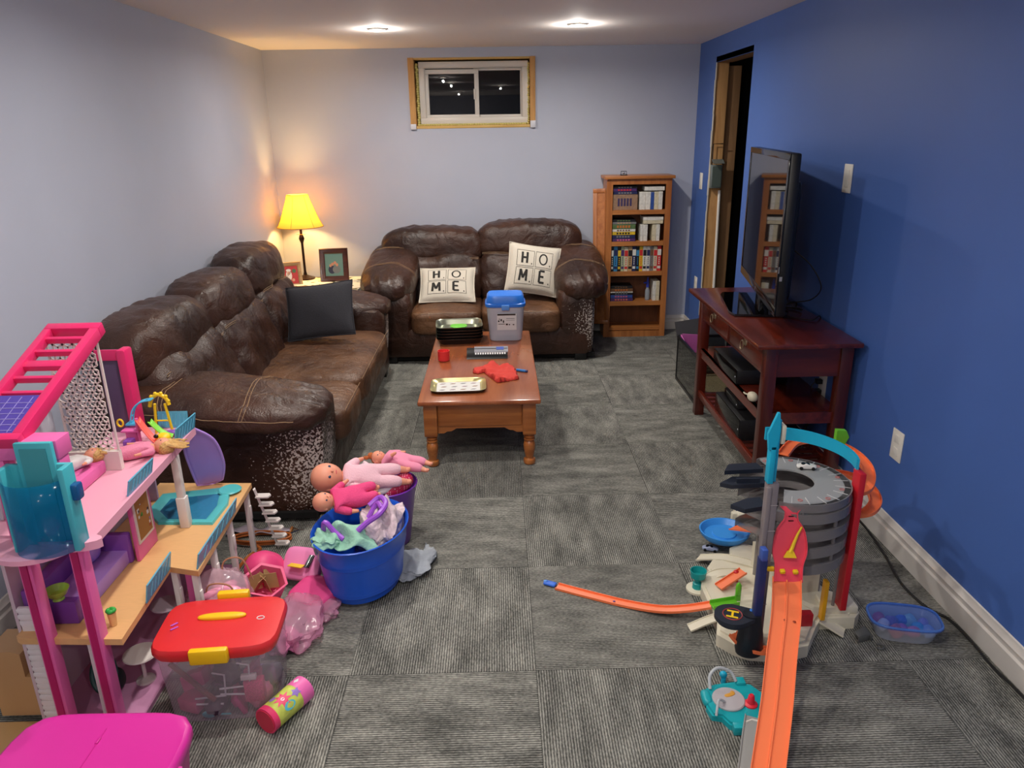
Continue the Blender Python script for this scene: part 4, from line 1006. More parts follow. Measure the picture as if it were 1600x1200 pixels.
# pool
pool = [(-1.33, 2.64), (-1.08, 2.69), (-1.045, 2.55), (-1.05, 2.40), (-1.25, 2.41), (-1.33, 2.50)]
def inset(P, k):
    cx = sum(p[0] for p in P)/len(P); cy = sum(p[1] for p in P)/len(P); return [(cx+(x-cx)*k, cy+(y-cy)*k) for x, y in P]
b = MB(); O = inset(pool, 1.0); I = inset(pool, .80); I2 = inset(pool, .70)
r = [[Vector((x, y, .3425)) for x, y in O], [Vector((x, y, .352)) for x, y in inset(pool, .98)], [Vector((x, y, .352)) for x, y in I], [Vector((x, y, .3445)) for x, y in I2]]
b.rings(r, 0, False, False); b.prism(I2, .3425, .3440, m=1); b.lathe([(.045, .352), (.04, .357), (.001, .358)], (-1.075, 2.66, 0), 20)
pl = P_('pool', b, [mat('aqua_pool_rim', (84, 186, 190), .35), mat('pool_bottom_teal', (44, 128, 160), .12)])
b = MB(); b.prism(inset(pool, .705), .3441, .3447); b.build('pool_water', mat('pool_water_blue', (46, 122, 160), .08, nscale=30, bump=.2, bscale=40), pl)
def rail(p0, p1, h, lean=(0.012, 0)):
    p0, p1 = Vector(p0), Vector(p1); up = Vector((lean[0], lean[1], h)); n = (p1-p0).cross(up).normalized()*.0022
    b = MB(); b.rings([[p0-n, p1-n, p1+n, p0+n], [p0-n+up, p1-n+up, p1+n+up, p0+n+up]]); 
    o = P_('railing', b, AQGL, smooth=False)
    b = MB()
    for k in range(1, 7):
        a = p0.lerp(p1, k/7); b.tube([a+n*1.4+up*.15, a+n*1.4+up*.85+(p1-p0)*.05], .0012, 4)
    b.build('etched_lines', mat('aqua_etching', (110, 196, 222), .3), o)
rail((-1.081, 1.93, .343), (-1.089, 2.12, .343), .062); rail((-.997, 2.11, .343), (-1.003, 2.50, .343), .055)
rail((-1.128, 2.03, .651), (-1.13, 2.20, .651), .05); rail((-1.145, 2.42, .651), (-1.138, 2.58, .651), .058); rail((-1.27, 2.585, .651), (-1.16, 2.583, .651), .06, (0, .01))
for x, y in ((-1.085, 2.14), (-1.01, 2.12), (-1.012, 2.28), (-1.02, 2.47), (-1.03, 2.70)):
    b = MB(); b.box(x-.010, x+.010, y-.010, y+.010, 0, .322, bev=.002); b.box(x+.008, x+.014, y-.012, y+.006, .20, .26, bev=.002); P_('deck_leg', b, OFFW)
b = MB(); b.box(-1.065, -1.045, 2.16, 2.18, 0, .322, bev=.002); P_('deck_leg', b, PINK)
b = MB(); b.box(-1.155, -1.130, 2.385, 2.41, .342, .622, bev=.003); b.box(-1.159, -1.126, 2.381, 2.414, .342, .46, bev=.003); P_('upper_leg', b, OFFW)
# stairs
st = MB(); st.tube([(-1.0, 2.715, .325), (-.965, 2.81, .0)], .010, 4, flat=(1, .6)); P_('stair_stringer', st, OFFW)
for k in range(7):
    t = (k+.4)/7; z = .305*(1-t); y = 2.722+.086*t; x = -.998+.034*t
    b = MB(); b.prism([(x-.004, y-.016), (x+.048, y-.016), (x+.055, y+.004), (x+.045, y+.018), (x-.004, y+.018)], z-.003, z+.003); b.prism([(x-.004, z-.018), (x+.034, z-.003), (x-.004, z-.003)], y+.010, y+.014, axis='y'); P_('stair_tread', b, OFFW)
# slide
b = MB()
LC = smoothpts([(-1.182, 2.588, .625), (-1.202, 2.61, .547), (-1.212, 2.66, .439), (-1.215, 2.70, .355)], 8)
RC = smoothpts([(-1.145, 2.595, .64), (-1.098, 2.64, .575), (-1.092, 2.685, .46), (-1.125, 2.73, .365)], 8)
def slide_fn(u, v):
    k = min(int(u*24), 23); f = u*24-k; l = LC[k].lerp(LC[k+1], f); r_ = RC[k].lerp(RC[k+1], f)
    w = v; sag = .030*math.sin(PI*v)**.7*(.5+.5*math.sin(PI*min(1, u+.2)))
    return l.lerp(r_, w) + Vector((.15, .8, -.6))*sag
b.surf(slide_fn, 24, 12); b.tube(RC, .003, 6); b.tube(LC, .003, 6); b.tube([LC[-1], LC[-1].lerp(RC[-1], .5)+Vector((0, .024, -.018)), RC[-1]], .003, 6)
P_('slide', b, LILAC, solid=.004)
# elevator towers
for x in (-1.146, -1.288):
    b = MB(); b.box(x-.017, x+.017, 1.757, 1.795, 0, .84, bev=.002); b.box(x-.022, x+.018, 1.755, 1.80, .84, .90, bev=.003); o = P_('elevator_column', b, PINK)
    b = MB(); b.box(x-.010, x+.008, 1.752, 1.758, .02, .84); b.build('column_channel', MAG, o)
    b = MB(); b.lathe([(.008, 0), (.008, .006), (.004, .007)], mtx=Matrix.Translation((x, 1.749, .925)) @ Euler((R_(90), 0, 0)).to_matrix().to_4x4(), n=14); b.build('screw_cap', HOT, o)
b = MB(); b.box(-1.43, -1.125, 1.752, 1.815, .900, .952, bev=.003); P_('tower_header', b, PINK)
b = MB()
pts = [(-1.235+.118*math.cos(R_(a)), 1.775+.118*math.sin(R_(a))) for a in range(180, 361, 12)]
b.prism(pts, .6502, .664); b.prism([(-1.235+.085*math.cos(R_(a))+.092, 1.745+.03*math.sin(R_(a))) for a in range(0, 360, 24)], .652, .676); ep = P_('elevator_platform', b, LPINK)
b = MB(); b.box(-1.145, -1.11, 1.727, 1.755, .676, .679, bev=.001); b.build('platform_button', PINK, ep)
b = MB(); b.box(-1.222, -1.128, 1.733, 1.747, .664, .955, bev=.003); b.box(-1.26, -1.092, 1.738, 1.75, .664, .895, bev=.003)
b.box(-1.108, -1.092, 1.70, 1.742, .664, .895, bev=.003); b.box(-1.26, -1.245, 1.70, 1.742, .664, .895, bev=.003); bo = P_('elevator_back_panel', b, TEALP)
b = MB(); b.box(-1.208, -1.142, 1.7305, 1.7335, .68, .94); b.build('inset_panel', mat('dull_teal_panel', (62, 150, 158), .5), bo)
b = MB()
b.rings([[Vector((-1.180+.083*math.cos(R_(a)), 1.735+.070*math.sin(R_(a)), z)) for a in range(176, 366, 10)] for z in (.665, .80, .865)], 0, False, False, closed=False)
P_('elevator_clear_front', b, BLGL, solid=.003)
b = MB(); b.box(-1.098, -1.075, 1.715, 1.745, .80, .845, bev=.006); P_('elevator_grip', b, mat('blue_clear_grip', (20, 90, 150), .2, clear=.2))
# walls
b = MB()
for k in range(21):
    z = .002+k*.02
    if abs(z-.33) > .018: b.puff((-1.337, 1.812, z+.010), (.088, .014, .021), 6, n=4, fn=lambda p, q: p+Vector((0, .001*math.sin(p.x*260+z*90), 0)))
b.box(-1.379, -1.296, 1.812, 1.82, 0, .42); P_('white_brick_wall', b, mat('white_stone_plastic', (226, 222, 224), .6))
b = MB(); b.box(-1.20, -1.16, 1.80, 1.815, .014, .322); P_('white_brick_wall', b, mat('white_stone_plastic2', (222, 216, 220), .6))
b = MB(); b.box(-1.402, -1.392, 1.825, 2.60, .014, .622); P_('rear_wall', b, mat('pink_grey_wall', (206, 186, 196), .6))
b = MB(); b.box(-1.385, -1.33, 2.60, 2.61, .342, .622); P_('partition', b, mat('mauve_partition', (186, 152, 176), .6))
b = MB(); b.box(-1.215, -1.203, 2.165, 2.30, .343, .622, bev=.002); dr = P_('pink_door', b, PINK)
b = MB(); b.box(-1.203, -1.199, 2.175, 2.282, .40, .618); b.build('poster_border', OFFW, dr)
b = MB(); b.box(-1.199, -1.198, 2.185, 2.272, .41, .612)
random.seed(5)
for k in range(22): 
    y = random.uniform(2.19, 2.26); z = random.uniform(.42, .60); s_ = random.uniform(.006, .014); b.box(-1.1982, -1.1976, y, y+s_, z, z+s_*random.uniform(.6, 1.4), m=random.randint(1, 5))
b.build('cork_poster', [mat('cork_board', (170, 120, 60), .8), mat('poster_green', (70, 150, 60), .6), mat('poster_white', (220, 220, 220), .6), mat('poster_red', (170, 60, 50), .6), mat('poster_dark', (50, 40, 60), .6), mat('poster_lilac', (140, 120, 180), .6)], dr)
# lattice screen
b = MB(); x0, x1, z0, z1 = -1.388, -1.240, .715, 1.105; yy = 2.23
def bar(xa, za, xb, zb, w=.0052):
    if min(xa, xb) < x0 or max(xa, xb) > x1 or min(za, zb) < z0 or max(za, zb) > z1: return
    dx, dz = xb-xa, zb-za; l = math.hypot(dx, dz); mt = Matrix.Translation((xa, yy, za)) @ Matrix.Rotation(-math.atan2(dz, dx), 4, 'Y'); b.box(-.001, l+.001, -.0018, .0018, -w/2, w/2, mtx=mt)
s_ = .0175
for row in range(18):
    for c_ in range(8):
        cx = x0+c_*s_*1.732+(row % 2)*s_*.866; cz = z0+row*s_*1.5
        for a in (90, 210, 330): bar(cx, cz, cx+s_*math.cos(R_(a)), cz+s_*math.sin(R_(a)))
        for a in (30, 90, 150): bar(cx+s_*math.cos(R_(a)), cz+s_*math.sin(R_(a)), cx+s_*math.cos(R_(a+60)), cz+s_*math.sin(R_(a+60)))
b.box(x1, x1+.006, yy-.003, yy+.003, z0, z1+.008); b.box(x0-.006, x0, yy-.003, yy+.003, z0, z1-.02); b.box(x0-.006, x1+.006, yy-.01, yy+.01, .651, .716)
P_('lattice_screen', b, mat('ivory_plastic_lattice', (226, 214, 206), .5), smooth=False)
b = MB(); b.box(-1.425, -1.415, 1.90, 2.22, .651, .93, bev=.002); b.box(-1.41, -1.34, 2.27, 2.28, .651, .95); P_('bathroom_wall', b, mat('frosted_panel', (206, 208, 216), .4, clear=.12))
# roof frame
p0 = Vector((0, 1.765, .972)); p1 = Vector((0, 2.235, 1.140)); dv = (p1-p0); Lr = dv.length; ang = math.atan2(dv.z, dv.y)
MR = Matrix.Translation((0, p0.y, p0.z)) @ Matrix.Rotation(ang, 4, 'X')
b = MB(); rx0, rx1 = -1.376, -1.212
b.box(rx0, rx0+.022, 0, Lr-.03, -.032, 0, bev=.002, mtx=MR); b.box(rx1-.026, rx1, 0, Lr-.03, -.036, 0, bev=.002, mtx=MR); b.box(rx0, rx1, Lr-.03, Lr, -.036, 0, bev=.002, mtx=MR); b.box(rx0, rx1, -.025, 0, -.045, 0, bev=.002, mtx=MR)
rf = P_('roof_frame', b, HOT)
for k, (y, w) in enumerate(((.425, .014), (.36, .013), (.29, .030), (.235, .013), (.17, .012))):
    b = MB(); b.box(rx0+.02, rx1-.024, y, y+w, -.026, -.008, bev=.002, mtx=MR); b.build('roof_slat', HOT, rf)
b = MB(); b.box(rx0+.0, rx1-.024, .0, .155, -.012, -.004, mtx=MR); 
for k in range(6): b.box(rx0+.006, rx1-.034, .012+k*.022, .014+k*.022, -.004, -.003, m=1, mtx=MR)
for k in range(4): b.box(rx0+.03+k*.03, rx0+.032+k*.03, .006, .148, -.004, -.0034, m=1, mtx=MR)
b.build('solar_panel', [mat('purple_solar_cells', (78, 62, 160), .3), mat('solar_lines', (150, 140, 200), .4)], rf)
b = MB(); b.box(-1.425, -1.345, 2.55, 2.59, .651, .955, bev=.004); wr = P_('tall_wardrobe', b, mat('smoky_purple_panel', (88, 66, 96), .3))
b = MB(); b.box(-1.43, -1.335, 2.542, 2.55, .925, .965, bev=.003); b.box(-1.352, -1.318, 2.535, 2.595, .651, .965, bev=.009); b.build('pink_frame', HOT, wr)
b = MB(); b.box(-1.405, -1.277, 1.92, 2.215, .651, .692, bev=.008); P_('pink_bed', b, PINK)
b = MB(); b.puff((-1.37, 2.02, .735), (.06, .07, .09), 2.6, n=7); P_('white_seat', b, OFFW)

# toy furniture on the lower deck
ts = thing('toy_sofa', 'purple corner doll sofa on the tan lower deck of the doll house', 'toy sofa', (-1.29, 2.0, .342))
b = MB(); b.box(-1.37, -1.235, 1.86, 2.165, .343, .392, bev=.004); b.build('seat', LILAC, ts)
b = MB(); b.box(-1.385, -1.345, 1.845, 2.17, .343, .452, bev=.006); b.box(-1.345, -1.225, 2.155, 2.18, .343, .450, bev=.006); b.build('backrest', PURP, ts)
b = MB(); b.box(-1.33, -1.232, 1.838, 1.868, .343, .417, bev=.004); b.build('armrest', mat('darker_purple_plastic', (112, 56, 148), .45), ts)
b = MB(); b.puff((-1.325, 2.10, .43), (.06, .07, .075), 3, n=6); b.build('cushion', LILAC, ts)
b = MB(); b.lathe([(.016, 0), (.013, .006), (.024, .016), (.033, .034), (.031, .034), (.02, .016), (.001, .012)], (-1.285, 1.854, .418), 24)
tag(b.build('toy_bowl', mat('lime_bowl', (160, 200, 70), .35)), 'lime green bowl on the near arm of the purple doll sofa', 'bowl')
pc = thing('toy_planter', 'tan toy cup with a green leaf on the edge of the lower deck', 'toy plant', (-1.13, 1.83, .342))
b = MB(); b.lathe([(.009, 0), (.012, .042), (.010, .042), (.001, .03)], (-1.13, 1.83, .343), 14); b.build('cup', TANP, pc)
b = MB()
for a in range(4): b.puff((-1.13+.008*math.cos(a*1.6), 1.83+.008*math.sin(a*1.6), .392), (.014, .020, .012), 2, (0, .4, a*1.6), n=4)
b.build('leaf', mat('leaf_green', (40, 160, 60), .5), pc)

# doll and playset helpers
def skinfig(name, pts, edges, rad, m, parent=None, sub=2):
    me = bpy.data.meshes.new(name); off = wloc(parent) if parent else Vector((0, 0, 0))
    me.from_pydata([Vector(p)-off for p in pts], edges, []); o = bpy.data.objects.new(name, me); scn.collection.objects.link(o)
    if parent: o.parent = parent
    md = o.modifiers.new('skin', 'SKIN'); md.use_smooth_shade = True
    for i, r in enumerate(rad):
        rr = r if isinstance(r, (tuple, list)) else (r, r); me.skin_vertices[0].data[i].radius = rr
    me.skin_vertices[0].data[0].use_root = True
    sd = o.modifiers.new('sub', 'SUBSURF'); sd.levels = sub; sd.render_levels = sub
    me.materials.append(m); return o
SKIN = mat('doll_skin', (224, 150, 122), .5, sub=.15); SKIN2 = mat('doll_skin_tan', (206, 136, 100), .5, sub=.1)
BLOND = mat('blond_doll_hair', (198, 156, 92), .55, noise_amt=.35, nscale=40, stretch=(1, 8, 8))
def doll(lab, base, Mx, skin, outfit, s=1.0, hair=None, group=None, face=True, bald=False, legs=None, arms=None, headr=.2, fat=1.0, cat='doll'):
    """body along local +x: head at +x end; z up; unit = total height 1"""
    t = thing(base, lab, cat, group=group)
    legs = legs or [[(-.12, .06, 0), (-.30, .08, .03), (-.48, .08, 0)], [(-.12, -.06, 0), (-.30, -.08, .02), (-.48, -.07, 0)]]
    arms = arms or [[(.24, .13, .0), (.12, .20, .01), (.02, .22, .03)], [(.24, -.13, .0), (.14, -.20, .02), (.05, -.25, .04)]]
    V = [(0, 0, 0), (.13, 0, 0), (.24, 0, 0), (.29, 0, 0), (.31, 0, 0.0), (.33, 0, 0)]
    h = headr/2
    Rd = [.085, .082, .075, .035, .034, .03]
    Ed = [(0, 1), (1, 2), (2, 3), (3, 4), (4, 5)]
    for lg in legs:
        i0 = len(V); V += lg; Rd += [.055, .042, .024]; Ed += [(0, i0), (i0, i0+1), (i0+1, i0+2)]
        V.append((lg[2][0]-.015, lg[2][1], lg[2][2]+.045)); Rd.append(.018); Ed.append((i0+2, i0+3))
    for am in arms:
        i0 = len(V); V += am; Rd += [.035, .03, .018]; Ed += [(2, i0), (i0, i0+1), (i0+1, i0+2)]
        d_ = (Vector(am[2])-Vector(am[1])).normalized(); V.append(tuple(Vector(am[2])+d_*.035)); Rd.append(.016); Ed.append((i0+2, i0+3))
    Rd = [r*fat if q_ not in (3, 4, 5) else r for q_, r in enumerate(Rd)]
    V = [tuple(Vector(v)*s) for v in V]; Rd = [r*s for r in Rd]
    body = skinfig('body', V, Ed, Rd, skin, t)
    # clothing: shirt and trousers as one loose garment that ends at the wrists and ankles
    if outfit:
        V2 = [V[0], V[1], V[2], tuple(Vector((.275, 0, 0))*s)]; R2 = [.10*s, .098*s, .088*s, .042*s]; E2 = [(0, 1), (1, 2), (2, 3)]
        for lg in legs:
            i0 = len(V2); a, c_, e_ = [Vector(q)*s for q in lg]; V2 += [tuple(a), tuple(c_), tuple(c_.lerp(e_, .62))]; R2 += [.068*s, .056*s, .040*s]; E2 += [(0, i0), (i0, i0+1), (i0+1, i0+2)]
        for am in arms:
            i0 = len(V2); a, c_, e_ = [Vector(q)*s for q in am]; V2 += [tuple(a), tuple(c_), tuple(c_.lerp(e_, .6))]; R2 += [.047*s, .041*s, .03*s]; E2 += [(2, i0), (i0, i0+1), (i0+1, i0+2)]
        skinfig('outfit', V2, E2, [r*fat for r in R2], outfit, t)
    hc = Vector((.30+h*.85, 0, 0))*s
    b = MB(); b.puff(hc, Vector((h*2.15, h*1.9, h*2.0))*s, 2.15, n=9, fn=lambda p, q: Vector((p.x, p.y*(1-.10*max(0, -q.x)), p.z*(1+.05*q.x)))); b.build('head', skin, t)
    b = MB()
    if face:
        for sy in (-1, 1): b.puff(hc+Vector((-.12*h, sy*.36*h, h*.90))*s, Vector((.20, .24, .12))*h*s, 2, n=4)
        b.build('eyes', mat('doll_eye', (40, 60, 90), .2), t)
        b = MB(); b.puff(hc+Vector((-.55*h, 0, h*.80))*s, Vector((.12, .38, .14))*h*s, 2, n=4); b.build('mouth', mat('doll_lips', (196, 70, 80), .4), t)
        b = MB(); b.puff(hc+Vector((-.28*h, 0, h*.98))*s, Vector((.2, .2, .2))*h*s, 2, n=4); b.build('nose', skin, t)
    b = MB()
    for sy in (-1, 1): b.puff(hc+Vector((-.12*h, sy*h*.93, .0))*s, Vector((.42, .2, .36))*h*s, 2, n=4)
    b.build('ears', skin, t)
    if hair:
        b = MB()
        def hf(p, q):
            return p+Vector((0, .003*s*math.sin(q.x*20+q.z*8)*5*.4, .02*s*nz(q, 3, 1)))
        b.puff(hc+Vector((.035, 0, -.022))*s, Vector((h*2.2, h*2.5, h*2.1))*s, 2.3, fn=hf, n=10)
        for k in range(9):
            a = (k-4)/4; b.tube(smoothpts([hc+Vector((.05, a*h, .03))*s, hc+Vector((.13, a*.13, .0))*s, hc+Vector((.21+.02*math.sin(k*3), a*.17+.02*math.sin(k*2), -.02))*s, hc+Vector((.30+.03*math.sin(k*5), a*.13, -.04))*s], 4), [(.030*s)*(1-.06*j) for j in range(13)], 6)
        b.build('hair', hair, t)
    t.matrix_world = Mx
    return t
def MX(c, xdir, up=(0, 0, 1), roll=0):
    x = Vector(xdir).normalized(); u = Vector(up); u = (u-x*u.dot(x)).normalized(); y = u.cross(x)
    return Matrix(((x.x, y.x, u.x, c[0]), (x.y, y.y, u.y, c[1]), (x.z, y.z, u.z, c[2]), (0, 0, 0, 1)))
PNKC = mat('pink_doll_cloth', (222, 130, 160), .85, bump=.3, bscale=200)
doll('long-haired blond doll in pink lying along the upper deck edge', 'doll', MX((-1.245, 2.31, .674), (.75, .45, .0)), SKIN, PNKC, .26, BLOND)
doll('blond doll in white lying beside the lattice screen', 'doll', MX((-1.345, 2.13, .712), (.35, .8, .0)), SKIN, mat('white_doll_cloth', (222, 216, 214), .8), .22, BLOND)

# little play park
pp = thing('toy_playground', 'small yellow, blue and coral toy playground on the far end of the upper deck', 'toy playground', (-1.26, 2.47, .65))
YEL = mat('sunny_yellow', (240, 200, 30), .4); CORALP = mat('coral_slide_plastic', (248, 92, 82), .4); SKY = mat('sky_blue_plastic', (80, 180, 220), .4); LIME = mat('lime_green', (130, 210, 60), .4)
b = MB()
for x in (-1.255, -1.195): b.tube([(x, 2.53, .651), (x+(.012 if x < -1.22 else -.012), 2.53, .765)], .005, 8)
b.tube([(-1.25, 2.53, .70), (-1.20, 2.53, .70)], .003, 6); b.tube(smoothpts([(-1.262, 2.53, .755), (-1.25, 2.53, .785), (-1.225, 2.53, .80), (-1.20, 2.53, .785), (-1.192, 2.53, .76)], 5), .007, 8)
for k in range(6): b.puff((-1.225+.032*math.cos(k*PI/5), 2.53, .775+.030*math.sin(k*PI/5)), (.014, .012, .014), 2, n=4)
b.build('swing_arch', YEL, pp)
b = MB()
for dy in (-.022, .0): b.tube(smoothpts([(-1.24, 2.52+dy, .79), (-1.275, 2.51+dy, .785), (-1.30, 2.50+dy, .76), (-1.31, 2.49+dy, .715)], 6), .003, 6)
for k in range(8):
    t = k/7; p = smoothpts([(-1.24, 2.52, .79), (-1.275, 2.51, .785), (-1.30, 2.50, .76), (-1.31, 2.49, .715)], 7)[int(t*20)]; b.tube([p, p+Vector((0, -.022, 0))], .0028, 6)
b.box(-1.325, -1.29, 2.46, 2.50, .708, .716, bev=.002); b.build('blue_ladder', SKY, pp)
b = MB(); b.tube([(-1.272, 2.44, .651), (-1.272, 2.44, .745)], .006, 8); b.box(-1.32, -1.28, 2.44, 2.47, .651, .70, bev=.004); b.box(-1.33, -1.265, 2.43, 2.475, .695, .702, bev=.002)
b.tube(arc(-1.315, 0, .012, 0, 330, 10), .003, 6) if False else None
b.build('pink_post', PINK, pp)
b = MB(); b.surf(lambda u, v: Vector((-1.268+.10*u, 2.44-.045*u+(v-.5)*.035, .735-.08*math.sin(min(1, u*1.1)*PI/2)+.010*abs(v-.5)*2)), 14, 6); b.build('coral_slide', CORALP, pp, solid=.004)
b = MB(); b.surf(lambda u, v: Vector((-1.245+.075*u, 2.475-.01*u+(v-.5)*.03, .715-.055*math.sin(u*PI/2)+.008*abs(v-.5)*2)), 14, 6); b.build('green_slide', LIME, pp, solid=.004)
b = MB(); b.puff((-1.185, 2.43, .672), (.05, .045, .04), 2.2, n=7); b.puff((-1.20, 2.41, .688), (.018, .012, .014), 2, n=4, m=1); b.build('yellow_tunnel', [YEL, BLACK_PL], pp)
b = MB(); b.puff((-1.185, 2.50, .665), (.045, .03, .02), 2.2, n=5); b.box(-1.31, -1.28, 2.39, 2.43, .651, .68, bev=.006); b.build('purple_seat', PURP, pp)
b = MB(); b.tube([Vector((-1.335+.010*math.cos(a*PI/6), 2.45, .725+.013*math.sin(a*PI/6))) for a in range(12)], .0035, 6, loop=True); b.build('yellow_ring', YEL, pp)
# ground level bits
tb = thing('toy_table', 'white round doll table on the ground floor beside the red-lidded bin', 'toy table', (-1.165, 1.99, .0))
b = MB(); b.lathe([(.052, .098), (.054, .101), (.052, .105)], (-1.165, 1.99, .014), 28); b.build('tabletop', OFFW, tb)
b = MB(); b.lathe([(.03, 0), (.028, .005), (.006, .012), (.006, .098)], (-1.165, 1.99, .014), 18); b.build('pedestal', OFFW, tb)
tb = thing('toy_table', 'clear round doll table further back beneath the tan deck', 'toy table', (-1.15, 2.17, .0))
FRO = mat('frosted_clear', (214, 200, 214), .3, clear=.4)
b = MB(); b.lathe([(.048, .155), (.05, .158), (.048, .162)], (-1.15, 2.17, .014), 28); b.build('tabletop', FRO, tb)
b = MB(); b.lathe([(.03, 0), (.028, .005), (.006, .012), (.006, .155)], (-1.15, 2.17, .014), 18); b.build('pedestal', FRO, tb)
b = MB(); b.prism([(-1.53, .02), (-1.39, .02), (-1.39, .16), (-1.43, .16), (-1.43, .24), (-1.455, .25), (-1.53, .25)], 1.84, 1.95, axis='y'); 
tag(b.build('toy_step', mat('tan_step_plastic', (190, 150, 104), .5)), 'tan stepped toy block left of the white stone wall of the doll house', 'toy block')
b = MB(); b.box(-1.60, -1.20, 1.60, 1.82, .0, .016, bev=.003); tag(b.build('toy_floor_panel', mat('tan_floor_plastic', (196, 158, 104), .5)), 'flat tan plastic panel on the carpet between doll house and magenta bin', 'toy panel')
b = MB(); b.tube([Vector((-1.25+.035*math.cos(a*PI/10), 1.92+.02*math.sin(a*PI/10), .10+.05*math.sin(a*PI/10))) for a in range(20)], .009, 8, loop=True); b.puff((-1.25, 1.94, .055), (.09, .08, .08), 2.5, n=7, m=1)
tag(b.build('toy_washer', [mat('dark_teal', (30, 80, 80), .5), mat('black_teal', (14, 26, 28), .5)]), 'dark teal round toy on the ground floor between the pink columns', 'toy')

# ------------------------------------------------------------------ red lidded bin with clutter
rb = thing('toy_bin', 'clear plastic bin with red lid and yellow handles, full of pink toys', 'storage bin', (-.865, 1.93, 0))
RBC = Matrix.Translation((-.865, 1.925, 0)) @ Matrix.Rotation(R_(4), 4, 'Z')
CLEARB = mat('clear_bin_plastic', (226, 216, 224), .12, clear=.70)
b = MB(); b.lathe([(.150, .001), (.155, .01), (.172, .245), (.180, .25)], n=40, sy=.70, se=7, caps=(True, False), mtx=RBC); b.build('tub', CLEARB, rb)
REDL = mat('red_lid_plastic', (222, 46, 50), .36, coat=.2); YELH = mat('yellow_handle', (244, 196, 20), .4)
b = MB(); b.lathe([(.177, .235), (.183, .25), (.183, .262), (.177, .272), (.14, .278), (.10, .280), (.001, .280)], n=44, sy=.70, se=5.5, mtx=RBC); lidr = b.build('lid', REDL, rb)
b = MB(); b.puff((0, 0, 0), (.145, .028, .018), 2.6, n=8, mtx=RBC @ Matrix.Translation((.0, 0.015, .284))); b.build('top_handle', YELH, rb)
b = MB(); b.box(-.055, .055, -.148, -.125, .235, .283, bev=.007, mtx=RBC); b.build('latch', YELH, rb)
b = MB(); b.box(-.05, .05, .132, .158, .235, .285, bev=.007, mtx=RBC); b.build('latch', YELH, rb)
b = MB(); b.prism([(-.145, -.01), (-.13, .004), (-.125, .0), (-.14, -.014)], .2795, .2812, mtx=RBC); b.prism([(-.14, -.03), (-.122, -.016), (-.118, -.02), (-.136, -.034)], .2795, .2812, mtx=RBC); b.build('sticker_scrap', mat('lilac_sticker', (190, 90, 200), .5), lidr)
b = MB(); b.tube([RBC @ Vector((.118+.011*math.cos(a*PI/8), .0+.008*math.sin(a*PI/8), .2805)) for a in range(16)], .0014, 5, loop=True); b.build('white_loop_print', mat('white_ink', (235, 230, 230), .6), lidr)
random.seed(11)
cont = [('pink', (206, 70, 130)), ('rose', (226, 120, 160)), ('violet', (96, 60, 130)), ('dark plum', (70, 40, 66)), ('pale pink', (230, 180, 196)), ('grey', (120, 116, 128)), ('magenta', (190, 40, 120)), ('mauve', (160, 110, 150))]
k = 0
def inbin(x, y, z): return RBC @ Vector((x, y, z))
slots = [(-.10, -.05, .035), (-.03, -.06, .03), (.04, -.055, .035), (.10, -.05, .04), (-.10, .04, .04), (-.03, .04, .035), (.05, .04, .04), (.11, .04, .04), (-.09, -.03, .10), (.0, -.02, .10), (.08, -.03, .105), (-.05, .04, .11), (.06, .05, .12), (-.08, .02, .17), (.02, .0, .17), (.09, .03, .18)]
wh = ['front left', 'front', 'front centre right', 'front right', 'rear left', 'rear', 'rear centre right', 'rear right', 'left', 'middle', 'right', 'rear left', 'rear right', 'left', 'middle', 'right']
lv = ['bottom']*8+['second']*5+['top']*3
for i, (x, y, z) in enumerate(slots):
    cn, cc_ = cont[(i*3) % 8]; b = MB()
    c0 = inbin(x, y, z); rot = (random.uniform(-.6, .6), random.uniform(-.6, .6), random.uniform(0, 3))
    kk = i % 4
    if kk == 0: b.obox(c0, (.07, .06, .045), rot, 0, .004); nm = 'toy_box'
    elif kk == 1: b.puff(c0, (.10, .065, .06), 2.4, rot, n=6, fn=lambda p, q: p*(1+.25*nz(q, 2, 3))); nm = 'doll_dress'
    elif kk == 2: b.obox(c0, (.085, .015, .065), rot, 0, .003); b.obox(c0, (.03, .05, .03), rot, 0, .003); nm = 'toy_chair'
    else: b.puff(c0, (.075, .055, .065), 3, rot, n=6, fn=lambda p, q: p*(1+.2*nz(q, 3, 8))); nm = 'toy_purse'
    tag(b.build(nm, mat('bin_%d_%d_%d' % cc_, cc_, .5)), '%s toy piece in the %s layer at the %s of the red-lidded bin' % (cn, lv[i], wh[i]), 'toy')
WIRE = mat('white_wire', (214, 206, 216), .4)
for i, (x, y, z, lab) in enumerate(((-.03, -.088, .10, 'left'), (.045, -.088, .13, 'right'))):
    b = MB(); b.tube([inbin(x-.05, y, z-.03), inbin(x+.04, y, z-.025), inbin(x+.045, y-.0, z+.05), inbin(x+.01, y, z+.06)], .003, 6); b.tube([inbin(x-.05, y, z-.05), inbin(x+.03, y, z-.055)], .003, 6)
    tag(b.build('wire_hanger', WIRE), 'white doll hanger pressed on the front wall of the red-lidded bin, %s one' % lab, 'toy hanger')
b = MB(); b.cyl(inbin(-.13, -.095, .21), inbin(-.02, -.098, .07), .008, n=12)
tag(b.build('wooden_stick', mat('rosewood_stick', (130, 60, 56), .4)), 'brown wooden stick slanting behind the front of the red-lidded bin', 'stick')
b = MB(); b.puff(inbin(-.045, -.098, .018), (.04, .006, .026), 2, n=6); b.tube([inbin(-.03, -.098, .018), inbin(.02, -.097, .014)], .0025, 6)
tag(b.build('toy_spoon', TEALP), 'teal toy spoon at the bottom front of the red-lidded bin', 'toy spoon')
